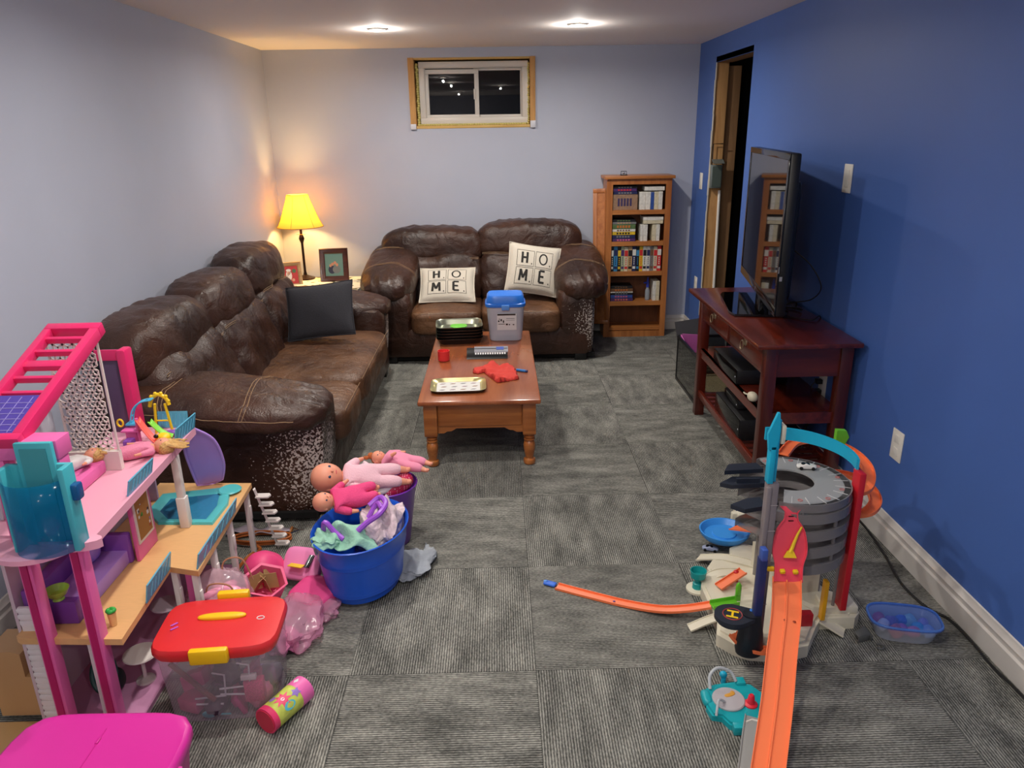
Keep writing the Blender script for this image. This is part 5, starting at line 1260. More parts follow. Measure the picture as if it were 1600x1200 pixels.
b = MB(); b.obox(inbin(.095, -.078, .085), (.058, .03, .075), (0, 0, .1), 0, .004); b.obox(inbin(.085, -.088, .138), (.045, .016, .016), (0, 0, .1), 1, .002)
tag(b.build('toy_carton', [mat('glitter_pink', (210, 60, 120), .5, noise_amt=.4, nscale=300), mat('label_offwhite', (214, 200, 206), .6)]), 'glittery pink carton at the right front of the red-lidded bin', 'toy box')

# ------------------------------------------------------------------ magenta bin
mb_ = thing('storage_tote', 'bright magenta plastic tote with a flat lid in the near left corner', 'storage bin', (-1.0, 1.28, 0))
MGL = mat('bright_magenta_plastic', (214, 44, 156), .38, coat=.15)
MC = Matrix.Translation((-.995, 1.285, 0)) @ Matrix.Rotation(R_(-1), 4, 'Z')
b = MB(); b.lathe([(.175, 0), (.18, .01), (.205, .262)], n=44, sy=1.18, se=8, mtx=MC, caps=(True, False)); b.build('tub', mat('magenta_tub', (226, 60, 160), .3, clear=.12), mb_)
b = MB(); b.lathe([(.212, .250), (.219, .262), (.219, .285), (.215, .292), (.208, .296), (.195, .293), (.001, .292)], n=44, sy=1.17, se=6, mtx=MC); b.build('lid', MGL, mb_)
b = MB(); 
for y in (-.14, -.02, .06, .16): b.box(-.004, .004, y-.010, y+.010, .292, .2965, bev=.002, mtx=MC)
b.box(-.0015, .0015, -.2, .2, .2925, .2940, mtx=MC); b.build('lid_hinge', mat('magenta_hinge', (206, 30, 146), .4), mb_)
b = MB(); b.box(.212, .228, -.05, .10, .255, .275, bev=.004, mtx=MC); b.build('side_clip', MGL, mb_)
b = MB(); b.puff((-1.36, 1.50, .03), (.14, .16, .06), 3, n=8); tag(b.build('pink_tray', mat('rose_plastic', (206, 70, 110), .4)), 'rose pink plastic toy at the left picture edge beside the magenta tote', 'toy')
# canister
cn = thing('toy_canister', 'pink and lime cardboard canister with flowers lying on the carpet', 'canister', (-.68, 1.83, 0))
A = Vector((-.712, 1.765, .041)); B = Vector((-.632, 1.902, .041)); dd = (B-A).normalized()
b = MB(); b.cyl(A, A.lerp(B, .12), .041, n=36); b.cyl(A+dd*.001-dd*.003, A+dd*.001, .036, n=30, m=1); b.build('base_cap', [mat('canister_pink', (230, 60, 110), .4), mat('canister_end', (206, 40, 74), .45)], cn)
b = MB(); b.cyl(A.lerp(B, .12), A.lerp(B, .72), .0405, n=36); b.build('printed_body', mat('canister_lime', (196, 206, 90), .5, noise_amt=.2, nscale=40), cn)
b = MB(); b.cyl(A.lerp(B, .72), B, .041, n=36); lidc = b.build('top_band', mat('canister_rose', (236, 110, 180), .4), cn)
s1 = dd.cross(Vector((0, 0, 1))).normalized(); 
def onc(t, a, r=.0412): return A.lerp(B, t)+ (s1*math.cos(a)+Vector((0, 0, 1))*math.sin(a))*r
def patch(mb, t, a, rt, ra, m=0, n=14, star=0):
    P = []
    for k in range(n):
        w = 2*PI*k/n; q = 1+(star*(1 if k % 2 else -1)); P.append(onc(t+rt*q*math.cos(w), a+ra*q*math.sin(w)))
    mb.face(P, m)
b = MB(); patch(b, .38, 1.25, .15, .5, 0, 16, .35); patch(b, .38, 1.25, .04, .14, 1); patch(b, .42, .55, .13, .32, 2); patch(b, .66, 1.0, .09, .3, 3, 10, .3); patch(b, .28, 1.9, .07, .2, 3); patch(b, .86, 1.75, .07, .2, 4, 4)
b.build('flower_print', [mat('print_pink', (236, 80, 120), .5), mat('print_white', (236, 230, 230), .5), mat('print_blue', (90, 190, 210), .5), mat('print_purple', (150, 120, 200), .5), mat('print_barcode', (230, 230, 235), .5)], cn, smooth=False)

# ------------------------------------------------------------------ buckets
def tubshape(t, prof, c, sx, sy, m, rot=0.0, name='tub'):
    b = MB(); b.lathe(prof, c, 48, 0, sx, sy, rot=rot); return b.build(name, m, t)
bb = thing('tub_bucket', 'oval bright blue plastic tub bucket full of doll clothes', 'bucket', (-.545, 2.50, 0))
BLUEP = mat('royal_blue_plastic', (22, 88, 206), .35, coat=.2)
k1 = [(.090, 0), (.104, .008), (.139, .05), (.142, .052), (.141, .062), (.144, .064), (.143, .074), (.158, .19), (.161, .192), (.160, .202), (.163, .204), (.162, .214), (.171, .272), (.176, .280), (.172, .283), (.166, .276), (.155, .20), (.13, .02), (.001, .015)]
k1 = [(r_, z_*.94) for r_, z_ in k1]
tubshape(bb, k1, (-.545, 2.52, 0), 1.0, 1.26, BLUEP, R_(-14))
b = MB()
def rimpt(a, r, z, c=(-.545, 2.52), sy=1.26, rot=R_(-14)): 
    p = Matrix.Rotation(rot, 3, 'Z') @ Vector((r*math.cos(a), r*sy*math.sin(a), 0)); return Vector((c[0]+p.x, c[1]+p.y, z))
b.tube([rimpt(R_(222)+.012*k*1.0, .1665+.0008, .228+.004*math.cos(k*PI/12)) for k in range(-12, 13)], .012, 10, flat=(.35, 1)); b.build('handle_slot', mat('handle_hole', (150, 160, 150), .6), bb)
pb = thing('tub_bucket', 'round purple plastic bucket of dolls behind the blue tub', 'bucket', (-.50, 2.86, 0))
PURB = mat('violet_bucket_plastic', (118, 48, 168), .35, coat=.2)
tubshape(pb, [(.085, 0), (.09, .005), (.128, .265), (.134, .272), (.130, .276), (.122, .266), (.085, .015), (.001, .012)], (-.495, 2.85, 0), 1, 1, PURB)
# clothes heaps
def heap(lab, name, c, size, m, seed, rot=(0, 0, 0), amp=.35, e=2.3, n=18, cat='clothes', group=None, fold=1.0):
    b = MB()
    def hf(p, q):
        r = 1+amp*nz(q, 1.6, seed)+.5*amp*abs(nz(q, 3.7, seed+2))*fold
        p2 = p*r; p2 += Vector((0, 0, size[2]*.10*math.sin(q.x*9+q.y*5+seed)*fold)); return p2
    b.puff(c, size, e, rot, hf, n=n); o = b.build(name, m); tag(o, lab, cat, group); return o
MINT = mat('mint_cloth', (150, 200, 176), .85, bump=.5, bscale=60)
heap('pale floral cloth bundle filling the right side of the blue tub', 'doll_clothes', (-.475, 2.56, .235), (.16, .26, .15), mat('floral_cloth', (206, 186, 194), .85, noise_amt=.3, nscale=40, bump=.4, bscale=60), 3)
heap('dark navy garment tucked under the mint cloth in the blue tub', 'doll_clothes', (-.51, 2.47, .222), (.10, .11, .06), mat('navy_cloth', (66, 66, 110), .85, noise_amt=.4, nscale=60), 9)
b = MB()
def mint(u, v):
    x = -.67+.20*u; y = 2.375+.14*v-.03*u; r = math.hypot((u-.55)*1.1, v-.55)
    return Vector((x+.02*math.sin(v*7), y+.015*math.sin(u*9), .256+.065*math.exp(-(r/.38)**2)+.009*math.sin(u*11+v*6)+.007*math.sin(v*13-u*7)+.018*nz((u*3, v*3, 0), 1.5, 4)-.03*(abs(u-.5)*2)**3))
b.surf(mint, 40, 36); tag(b.build('mint_garment', MINT, solid=.003), 'mint green garment draped over the front of the blue tub', 'clothes')
heap('second mint bundle at the left rim of the blue tub', 'doll_clothes', (-.645, 2.43, .262), (.12, .12, .055), MINT, 6)
b = MB(); HND = mat('lavender_handle', (156, 84, 204), .35)
b.tube(smoothpts([(-.67, 2.45, .27), (-.655, 2.43, .325), (-.62, 2.42, .29), (-.585, 2.40, .27)], 6), .010, 8)
b.tube(smoothpts([(-.545, 2.40, .29), (-.50, 2.42, .325), (-.455, 2.44, .35), (-.44, 2.50, .36), (-.47, 2.56, .355), (-.51, 2.54, .33)], 6), .011, 8); b.tube(smoothpts([(-.51, 2.50, .30), (-.475, 2.52, .35), (-.45, 2.47, .355)], 5), .010, 8)
tag(b.build('doll_carrier', HND), 'lavender plastic doll carrier handles sticking out of the blue tub', 'toy')
heap('grey cloth spilling onto the carpet right of the blue tub', 'grey_shirt', (-.385, 2.62, .022), (.17, .20, .05), mat('grey_jersey', (150, 156, 164), .9, noise_amt=.15, nscale=12, bump=.4, bscale=60), 12, (0, 0, -.5), .4)
b = MB(); clothpatch(b, [(-.42, 2.60), (-.33, 2.76), (-.28, 2.72), (-.285, 2.68), (-.36, 2.56)], .002, .03, 14, 5, n=20); tag(b.build('grey_hem', mat('grey_jersey_hem', (160, 166, 172), .9), solid=.002), 'thin grey cloth corner lying flat beyond the grey shirt', 'clothes')
# dolls in the buckets
doll('large bald baby doll in a pale pink sleeper, head over the purple bucket rim', 'baby_doll', MX((-.555, 2.765, .345), (-.92, -.25, .12), (.25, -.6, .75)), SKIN, mat('pale_pink_knit', (232, 186, 198), .85, bump=.3, bscale=200), .36, headr=.33, fat=1.35, bald=True,
     arms=[[(.2, .12, .04), (.06, .18, .06), (-.08, .2, .05)], [(.2, -.10, .04), (.12, -.18, .02), (.05, -.22, .0)]])
doll('baby doll in a hot pink outfit lying on the blue tub, face up', 'baby_doll', MX((-.578, 2.60, .335), (-.85, -.42, .1), (.1, -.55, .83)), SKIN, mat('hot_pink_knit', (222, 66, 124), .8, bump=.3, bscale=200), .29, headr=.26, fat=1.45,
     legs=[[(-.10, .07, .05), (-.24, .08, .12), (-.32, .04, .06)], [(-.10, -.07, .05), (-.24, -.09, .10), (-.34, -.08, .04)]])
STR = mat('striped_pink_knit', (226, 140, 168), .85)
doll('small baby doll in striped pink pyjamas, feet over the purple bucket edge', 'baby_doll', MX((-.43, 2.90, .345), (-.90, .28, .08), (.1, -.35, .93)), SKIN, STR, .27, headr=.21, fat=1.4,
     arms=[[(.22, .11, .05), (.14, .10, .16), (.05, .08, .24)], [(.22, -.11, .02), (.12, -.18, .0), (.04, -.2, .02)]])
b = MB(); b.puff((-.545, 2.97, .325), (.05, .035, .04), 2, n=6); b.puff((-.57, 2.97, .345), (.03, .03, .03), 2, n=6)
for dx, dz in ((-.02, -.02), (.02, -.02), (.015, .02), (-.03, .02)): b.puff((-.55+dx*1.3, 2.955, .325+dz*.9), (.025, .015, .018), 2, n=4)
tag(b.build('teddy', mat('orange_brown_plush', (176, 96, 50), .9)), 'tiny orange-brown plush animal at the back of the purple bucket', 'toy')
heap('white cloth with pink print over the back of the purple bucket', 'doll_clothes', (-.56, 2.88, .28), (.15, .16, .09), mat('white_pink_cloth', (226, 196, 206), .85, noise_amt=.15, nscale=50), 21)
bg = thing('dotted_purse', 'red purse with white dots and a printed white flap in the purple bucket', 'purse', (-.47, 2.82, .28))
def dotmat():
    m = bpy.data.materials.new('dotted_red_fabric'); m.use_nodes = True; nt = m.node_tree; N = nt.nodes; L = nt.links
    tc = N.new('ShaderNodeTexCoord'); v = N.new('ShaderNodeTexVoronoi'); v.inputs['Scale'].default_value = 110; v.inputs['Randomness'].default_value = 0; L.new(tc.outputs['Object'], v.inputs[0])
    c = N.new('ShaderNodeMath'); c.operation = 'LESS_THAN'; c.inputs[1].default_value = .28; L.new(v.outputs['Distance'], c.inputs[0])
    mx = N.new('ShaderNodeMix'); mx.data_type = 'RGBA'; L.new(c.outputs[0], mx.inputs[0]); mx.inputs[6].default_value = rgb((186, 24, 74)); mx.inputs[7].default_value = rgb((232, 170, 190)); L.new(mx.outputs[2], N['Principled BSDF'].inputs[0]); return m
b = MB(); b.puff((-.44, 2.80, .282), (.15, .08, .07), 2.4, (0, -.35, .55), n=9); b.build('pouch', dotmat(), bg)
b = MB(); b.puff((-.475, 2.785, .292), (.13, .07, .045), 2.4, (0, -.3, .5), n=8); fl = b.build('white_flap', mat('printed_white_flap', (228, 220, 222), .6), bg)
b = MB(); b.tube([Vector((-.515+.020*math.cos(a*PI/8), 2.765+.014*math.sin(a*PI/8), .305)) for a in range(16)], .005, 6, loop=True); b.build('green_ring_print', mat('print_leafgreen', (120, 170, 90), .6), fl)
b = MB(); b.obox((-.51, 2.80, .325), (.022, .016, .010), (0, 0, .4), 0, .003); b.build('green_clip', mat('clip_green', (90, 190, 60), .4), fl)
# ------------------------------------------------------------------ pink heap between doll house and blue tub
HP = mat('hotpink_hat', (232, 70, 130), .5)
b = MB(); b.lathe([(.075, 0), (.078, .005), (.068, .05), (.05, .085), (.02, .10), (.001, .102)], mtx=Matrix.Translation((-.93, 2.53, .06)) @ Euler((R_(38), R_(-10), 0)).to_matrix().to_4x4(), n=28); tag(b.build('toy_helmet', HP), 'hot pink rounded toy helmet behind the red-lidded bin', 'toy')
b = MB(); b.lathe([(.04, 0), (.055, .008), (.075, .10), (.080, .103), (.070, .10), (.05, .012), (.001, .01)], mtx=Matrix.Translation((-.885, 2.36, .06)) @ Euler((R_(18), R_(14), 0)).to_matrix().to_4x4(), n=6); tag(b.build('pink_box', mat('pink_card', (236, 96, 140), .5)), 'open hot pink box holding brown paper behind the red-lidded bin', 'box')
b = MB()
random.seed(9)
for k in range(7):
    a = k*.9; p = Vector((-.885+.03*math.cos(a), 2.36+.03*math.sin(a), .13)); b.obox(p, (.05, .002, .06), (random.uniform(-.6, .6), random.uniform(-.5, .5), a))
tag(b.build('kraft_paper', mat('kraft_brown', (170, 136, 92), .8)), 'crumpled brown paper inside the hot pink box', 'paper')
lp_ = thing('toy_case', 'open pink toy case with a yellow sticker beside the blue tub', 'toy case', (-.74, 2.47, 0))
b = MB(); b.puff((-.715, 2.41, .035), (.17, .15, .065), 5, (.12, 0, -.5), n=8); b.build('lower_shell', mat('strong_pink', (226, 76, 140), .4), lp_)
b = MB(); b.puff((-.785, 2.535, .085), (.155, .05, .13), 5, (-.75, 0, -.25), n=8); up_ = b.build('upper_shell', mat('soft_pink', (238, 138, 190), .4), lp_)
b = MB(); b.obox((-.80, 2.495, .105), (.06, .03, .003), (-.2, 0, -.3)); b.build('yellow_sticker', YEL, up_)
b = MB(); b.obox((-.755, 2.505, .115), (.012, .055, .010), (.5, 0, -.35), 0, .002); b.obox((-.745, 2.505, .115), (.006, .055, .010), (.5, 0, -.35), 1, .002); b.build('silver_clasp', [CHROME, BLACK_PL], up_)
b = MB(); 
for k in range(3): b.puff((-.735+.008*k, 2.565, .142), (.012, .012, .006), 2, n=3)
b.build('jewel_buttons', mat('orange_jewel', (240, 140, 60), .3), up_)
NET = mat('pink_clear_film', (240, 176, 206), .2, clear=.6)
def film(lab, name, c, size, seed, rot=(0, 0, 0), m=NET):
    b = MB()
    b.puff(c, size, 2.4, rot, lambda p, q: p*(1+.32*nz(q, 1.8, seed)+.10*abs(nz(q, 5, seed))), n=18); o = b.build(name, m, angle=25); tag(o, lab, 'bag')
film('crumpled clear pink plastic bag lying between the red bin and blue tub', 'plastic_bag', (-.735, 2.24, .045), (.17, .26, .10), 3, (0, 0, .25))
film('clear pink bag end spilling under the pink toy case', 'plastic_bag', (-.665, 2.33, .022), (.11, .12, .05), 8)
film('clear gift bag with a satin bow behind the red-lidded bin', 'gift_bag', (-1.0, 2.25, .13), (.20, .20, .20), 5, m=mat('clear_gift_film', (236, 200, 214), .15, clear=.6))
b = MB()
for a0 in (0, 1.2, 2.4, 3.6): b.puff((-.965+.03*math.cos(a0), 2.20+.03*math.sin(a0), .20), (.075, .035, .03), 2.2, (.3, .2, a0), n=7)
b.puff((-.965, 2.20, .155), (.15, .12, .09), 2.3, n=10, fn=lambda p, q: p*(1+.3*nz(q, 3, 2)))
tag(b.build('satin_dress', mat('pink_satin', (238, 156, 186), .25, noise_amt=.12, nscale=30)), 'shiny pink satin bow and dress inside the clear gift bag', 'doll clothes')
b = MB(); b.tube(smoothpts([(-1.0, 2.29, .16), (-.99, 2.30, .25), (-.93, 2.31, .255), (-.90, 2.31, .17)], 6), .003, 6); tag(b.build('cord_loop', mat('twine', (176, 120, 90), .8)), 'rear thin tan cord loop of the gift bag', 'cord')
b = MB(); b.tube(smoothpts([(-1.02, 2.18, .17), (-1.0, 2.18, .235), (-.93, 2.18, .23), (-.92, 2.18, .16)], 6), .003, 6)
tag(b.build('cord_loop', mat('twine', (176, 120, 90), .8)), 'front thin tan cord loop of the gift bag', 'cord')
heap('rolled mauve cloth under the clear pink bag beside the red bin', 'pink_cloth', (-.77, 2.14, .035), (.12, .11, .07), mat('mauve_cloth', (206, 120, 160), .8), 31)
# hoop, strap and slider on the floor
b = MB()
hp = [Vector((-1.05+.125*math.cos(a*PI/18), 2.86+.045*math.sin(a*PI/18), .012)) for a in range(36)]
b.tube(hp, .006, 8, loop=True); b.tube([p+Vector((0, 0, .012)) for p in hp], .005, 8, loop=True)
tag(b.build('wooden_hoop', mat('orange_wood_hoop', (170, 92, 40), .4)), 'flat orange-brown hoop on the carpet behind the doll house stairs', 'hoop')
b = MB(); b.tube(smoothpts([(-1.05, 2.80, .01), (-1.02, 2.74, .03), (-1.04, 2.66, .05), (-1.08, 2.62, .012)], 6), .007, 8)
tag(b.build('wooden_hoop', mat('orange_wood_hoop', (170, 92, 40), .4)), 'bent orange-brown hoop end in front of the flat hoop', 'hoop')
sb = thing('suspender_strap', 'grey-mauve strap with a wire triangle end on the carpet by the sofa', 'strap', (-1.05, 2.93, 0))
b = MB(); b.surf(lambda u, v: Vector((-1.22+.28*u, 2.925+.004*math.sin(u*8)+(v-.5)*.055, .012+.012*abs(math.sin(u*7))+.008*math.sin(u*15+v*3))), 26, 4); b.build('band', mat('mauve_grey_satin', (176, 164, 176), .5), sb, solid=.004)
b = MB(); b.box(-.946, -.936, 2.90, 2.95, .004, .022, bev=.003); b.build('clasp', mat('amber_clasp', (170, 110, 60), .4), sb)
b = MB(); b.tube([(-.938, 2.90, .014), (-.905, 2.925, .014), (-.938, 2.948, .014)], .003, 6); b.tube([(-.905, 2.925, .014), (-.885, 2.925, .016)], .0025, 6); b.build('wire_end', CHROME, sb)
# ------------------------------------------------------------------ garage tower toy
GREYP = mat('warm_grey_plastic', (128, 120, 122), .45); CYAN = mat('cyan_plastic', (22, 170, 206), .4); REDP = mat('crimson_plastic', (196, 28, 42), .4)
ORG = mat('track_orange', (246, 124, 74), .38); BONE = mat('bone_white_plastic', (218, 212, 190), .5); NAVY = mat('navy_plastic', (34, 44, 96), .4); DNAVY = mat('dark_slate_plastic', (34, 40, 52), .4)
SMOKE = mat('smoky_clear_plastic', (150, 146, 146), .22, clear=.42); LGREY = mat('light_grey_deck', (158, 160, 160), .4, clear=.1); GRN = mat('leaf_green_plastic', (104, 190, 44), .4)
gt = thing('garage_tower', 'multi-level toy car garage with cyan arch and red post by the right wall', 'toy garage', (.97, 2.27, 0))
b = MB(); base = [(.715, 2.10), (.76, 2.045), (.80, 2.02), (.90, 2.005), (1.0, 2.03), (1.06, 2.12), (1.10, 2.17), (1.22, 2.17), (1.25, 2.20), (1.25, 2.29), (1.19, 2.34), (1.15, 2.45), (1.08, 2.62), (.98, 2.68), (.92, 2.64), (.90, 2.56), (.83, 2.56), (.79, 2.50), (.80, 2.45), (.755, 2.44), (.735, 2.38), (.735, 2.25), (.74, 2.18)]
b.prism(base, 0, .045); b.prism(inset(base, .93), .045, .052); b.box(1.12, 1.24, 2.19, 2.28, .045, .075, bev=.006); b.box(.76, .83, 2.03, 2.07, .045, .085, bev=.006); b.prism([(1.0, 2.30), (1.15, 2.32), (1.1, 2.5), (.96, 2.5)], .05, .16)
P_('base_plate', b, BONE, gt)
def track(mb, path, w, lip=.010, m=0, lanes=1, th=.003, side=None):
    path = [Vector(p) for p in path]; rings = []
    for i, p in enumerate(path):
        d = (path[min(i+1, len(path)-1)]-path[max(i-1, 0)]).normalized(); s_ = side or d.cross(Vector((0, 0, 1))); s_ = Vector(s_).normalized(); n_ = s_.cross(d).normalized(); h = w/2
        prof = [(-h, lip), (-h+.003, lip), (-h+.003, th), ]
        if lanes == 2: prof += [(-.003, th), (-.002, lip*.8), (.002, lip*.8), (.003, th)]
        prof += [(h-.003, th), (h-.003, lip), (h, lip), (h, 0), (-h, 0)]
        rings.append([p+s_*a+n_*c for a, c in prof])
    mb.rings(rings, m)
def ramp(name, pts, w, m, par=gt, lip=.006, **k):
    b = MB(); track(b, smoothpts(pts, 5), w, lip); return P_(name, b, m, par, **k)
ramp('exit_ramp', [(.84, 2.20, .050), (.74, 2.195, .040), (.645, 2.185, .006)], .040, BONE); ramp('exit_ramp', [(.98, 2.50, .052), (.88, 2.56, .05), (.79, 2.625, .012)], .05, BONE)
ramp('exit_ramp', [(1.0, 2.25, .06), (1.08, 2.19, .045), (1.17, 2.135, .006)], .05, BONE); ramp('exit_ramp', [(.90, 2.45, .053), (.82, 2.45, .052), (.755, 2.43, .03)], .05, BONE)
b = MB(); b.box(.818, .850, 2.045, 2.085, .05, .635, bev=.003); b.box(.812, .826, 2.038, 2.048, .05, .625, bev=.002)
for z in (.2, .33, .47, .56): b.box(.8265, .851, 2.0435, 2.0445+.001, z, z+.002, m=1)
P_('lift_shaft', b, [GREYP, mat('grey_joint_line', (170, 160, 160), .5)], gt)
b = MB(); b.box(.812, .829, 2.045, 2.075, .635, .76, bev=.002); b.prism([(.805, .75), (.827, .75), (.833, .78), (.835, .815), (.829, .868), (.823, .868), (.799, .80)], 2.045, 2.057, axis='y'); b.box(.831, .843, 2.06, 2.09, .635, .84, bev=.002); P_('cyan_tower', b, CYAN, gt)
b = MB(); b.box(.845, .86, 2.06, 2.10, .76, .82, bev=.004); P_('tower_bracket', b, BONE, gt)
CX, CY = .985, 2.265
def annulus(mb, r0, r1, a0, a1, z, th, m=0, n=44, dz=0.0, hx=-.015):
    rings = []
    for i in range(n+1):
        a = R_(a0+(a1-a0)*i/n); zz = z+dz*i/n; c, s_ = math.cos(a), math.sin(a)
        rings.append([Vector((CX+hx+r0*c, CY+r0*s_, zz)), Vector((CX+r1*c, CY+r1*s_, zz)), Vector((CX+r1*c, CY+r1*s_, zz+th)), Vector((CX+hx+r0*c, CY+r0*s_, zz+th))])
    mb.rings(rings, m)
for k in range(5):
    z = .285+k*.062
    b = MB()
    if k == 4:
        annulus(b, .082, .182, -120, 108, z, .006, 0); annulus(b, .176, .186, -120, 108, z-.022, .028, 1)
        for j in range(13):
            a = R_(-112+j*17.5); c, s_ = math.cos(a), math.sin(a)
            b.box(-.002, .045, -.0012, .0012, z+.006, z+.0072, m=2, mtx=Matrix.Translation((CX+.135*c, CY+.135*s_, 0)) @ Matrix.Rotation(a, 4, 'Z'))
            if j % 2 == 0: b.tube([Vector((CX+.155*math.cos(a+.16)+.007*math.cos(q*PI/5), CY+.155*math.sin(a+.16)+.007*math.sin(q*PI/5), z+.0075)) for q in range(10)], .0009, 4, m=3, loop=True)
        P_('parking_deck', b, [LGREY, SMOKE, mat('pale_bay_line', (196, 196, 196), .5), mat('bay_number_red', (206, 80, 70), .5)], gt)
    else:
        annulus(b, .082, .186, -128, 132, z, .004, 0); annulus(b, .182, .190, -128, 132, z, .034, 0); annulus(b, .080, .086, -128, 132, z, .020, 0)
        P_('parking_deck', b, SMOKE, gt)
for j, a in enumerate((-100, -60, -20, 20, 60, 100)):
    b = MB(); a = R_(a); b.cyl((CX+.178*math.cos(a), CY+.178*math.sin(a), .05 if j in (0, 2, 3, 5) else .285), (CX+.178*math.cos(a), CY+.178*math.sin(a), .53), .006, n=8); P_('deck_post', b, SMOKE, gt)
# dark exit tabs at the left
b = MB(); b.prism([(.77, 2.33), (.80, 2.385), (.90, 2.39), (.91, 2.34)], .53, .545); b.prism([(.745, 2.29), (.78, 2.27), (.91, 2.28), (.91, 2.33), (.80, 2.335)], .505, .52); b.box(.80, .88, 2.285, 2.295, .52, .535); P_('exit_tab', b, DNAVY, gt)
b = MB(); b.prism([(.735, 2.135), (.77, 2.10), (.845, 2.12), (.845, 2.18), (.80, 2.175)], .505, .520); P_('exit_tab', b, DNAVY, gt)
b = MB(); b.box(1.166, 1.188, 2.175, 2.225, .07, .596, bev=.003); b.box(1.178, 1.196, 2.20, 2.245, .07, .50, bev=.002); P_('red_post', b, REDP, gt)
b = MB(); b.box(1.09, 1.105, 2.150, 2.175, .05, .205, bev=.003); P_('yellow_post', b, mat('golden_yellow', (236, 170, 24), .4), gt)
b = MB(); b.box(1.0, 1.05, 2.12, 2.15, .05, .10, bev=.004); P_('red_block', b, REDP, gt)
b = MB(); b.box(.872, .886, 2.02, 2.05, .05, .15, bev=.003); P_('red_block', b, REDP, gt)
b = MB(); rings = []
for i in range(41):
    a = R_(101-(101+16)*i/40); r0, r1 = .190, .199; z0 = .605-.012*i/40; z1 = .652-.02*i/40; c, s_ = math.cos(a), math.sin(a)
    rings.append([Vector((CX+r0*c, CY+r0*s_, z0)), Vector((CX+r1*c, CY+r1*s_, z0)), Vector((CX+r1*c, CY+r1*s_, z1)), Vector((CX+r0*c, CY+r0*s_, z1))])
b.rings(rings); P_('cyan_arch', b, CYAN, gt)
b = MB(); track(b, smoothpts([(1.04, 2.50, .52), (1.11, 2.57, .535), (1.20, 2.56, .545), (1.265, 2.48, .545), (1.285, 2.38, .53), (1.26, 2.29, .51), (1.21, 2.24, .495), (1.15, 2.27, .485), (1.15, 2.36, .475), (1.20, 2.44, .465), (1.27, 2.44, .455), (1.31, 2.38, .44), (1.30, 2.30, .425), (1.25, 2.25, .41), (1.19, 2.26, .395)], 7), .042, .012); P_('orange_spiral_road', b, ORG, gt)
b = MB(); b.prism([(1.215, .565), (1.245, .56), (1.262, .60), (1.25, .625), (1.215, .628)], 2.47, 2.49, axis='y'); b.box(1.18, 1.21, 2.50, 2.53, .55, .575, bev=.003); P_('green_gate', b, GRN, gt)
# pink launcher funnel with yellow lever
LP0, LP1 = Vector((.918, 2.10, .527)), Vector((.900, 2.02, .302)); dl = (LP1-LP0); sl = Vector((1, -.12, 0)).normalized(); nl = dl.cross(sl).normalized()
if nl.y > 0: nl = -nl
hw = [(0, .036), (.03, .030), (.08, .020), (.17, .022), (.22, .03), (.30, .042), (.42, .050), (.55, .054), (.65, .052), (.75, .045), (.85, .043), (1.0, .044)]
b = MB(); pts = smoothpts([(t, w, 0) for t, w in hw], 3)
rings = []
for p in pts:
    c = LP0+dl*p.x; w = p.y; rings.append([c-sl*w+nl*.010, c-sl*(w-.003)+nl*.010, c-sl*(w-.003)+nl*.003, c+sl*(w-.003)+nl*.003, c+sl*(w-.003)+nl*.010, c+sl*w+nl*.010, c+sl*w, c-sl*w])
b.rings(rings); lau = P_('launcher_chute', b, mat('coral_pink_chute', (238, 72, 92), .4), gt)
b = MB(); q = LP0+dl*.36+nl*.014+sl*.02; r_ = LP0+dl*.60+nl*.014+sl*.0; b.tube([q+dl*-.10+sl*.012, q, r_], [.003, .004, .007], 8); b.prism([(-.020, -.010), (.020, -.010), (.009, .012), (-.009, .012)], -.004, .004, mtx=Matrix.Translation(r_+dl*.03) @ Matrix(((sl.x, -dl.normalized().x, nl.x, 0), (sl.y, -dl.normalized().y, nl.y, 0), (sl.z, -dl.normalized().z, nl.z, 0), (0, 0, 0, 1)))); b.build('yellow_lever', YEL, lau)
b = MB()
for s_ in (-.02, .02): b.obox(LP0+dl*.86+sl*s_+nl*.010, (.016, .014, .012), (.3, 0, 0), 0, .003)
b.obox(LP0+dl*.84-sl*.055, (.022, .012, .015), (0, 0, 0), 0, .003); b.build('yellow_stop', YEL, lau)
b = MB()
for t in (.13, .19): b.obox(LP0+dl*t+nl*.0042, (.016, .004, .002)); 
b.build('dark_slots', BLACK_PL, lau)
b = MB(); track(b, smoothpts([LP1+Vector((.0, .008, .002)), (.868, 1.93, .240), (.82, 1.82, .175), (.765, 1.69, .110), (.705, 1.56, .060), (.64, 1.42, .025), (.57, 1.28, .012)], 8), .088, .011, lanes=2); rd = P_('double_lane_track', b, ORG, gt)
b = MB()
for (x, y, z) in ((.665, 1.485, .0485), (.86, 1.915, .236), (.885, 1.905, .236)): b.puff((x, y, z), (.010, .010, .004), 2, n=4, m=0 if z < .1 else 1)
b.build('track_rivets', [mat('blue_rivet', (40, 90, 200), .4), mat('brown_rivet', (150, 60, 30), .4)], rd)
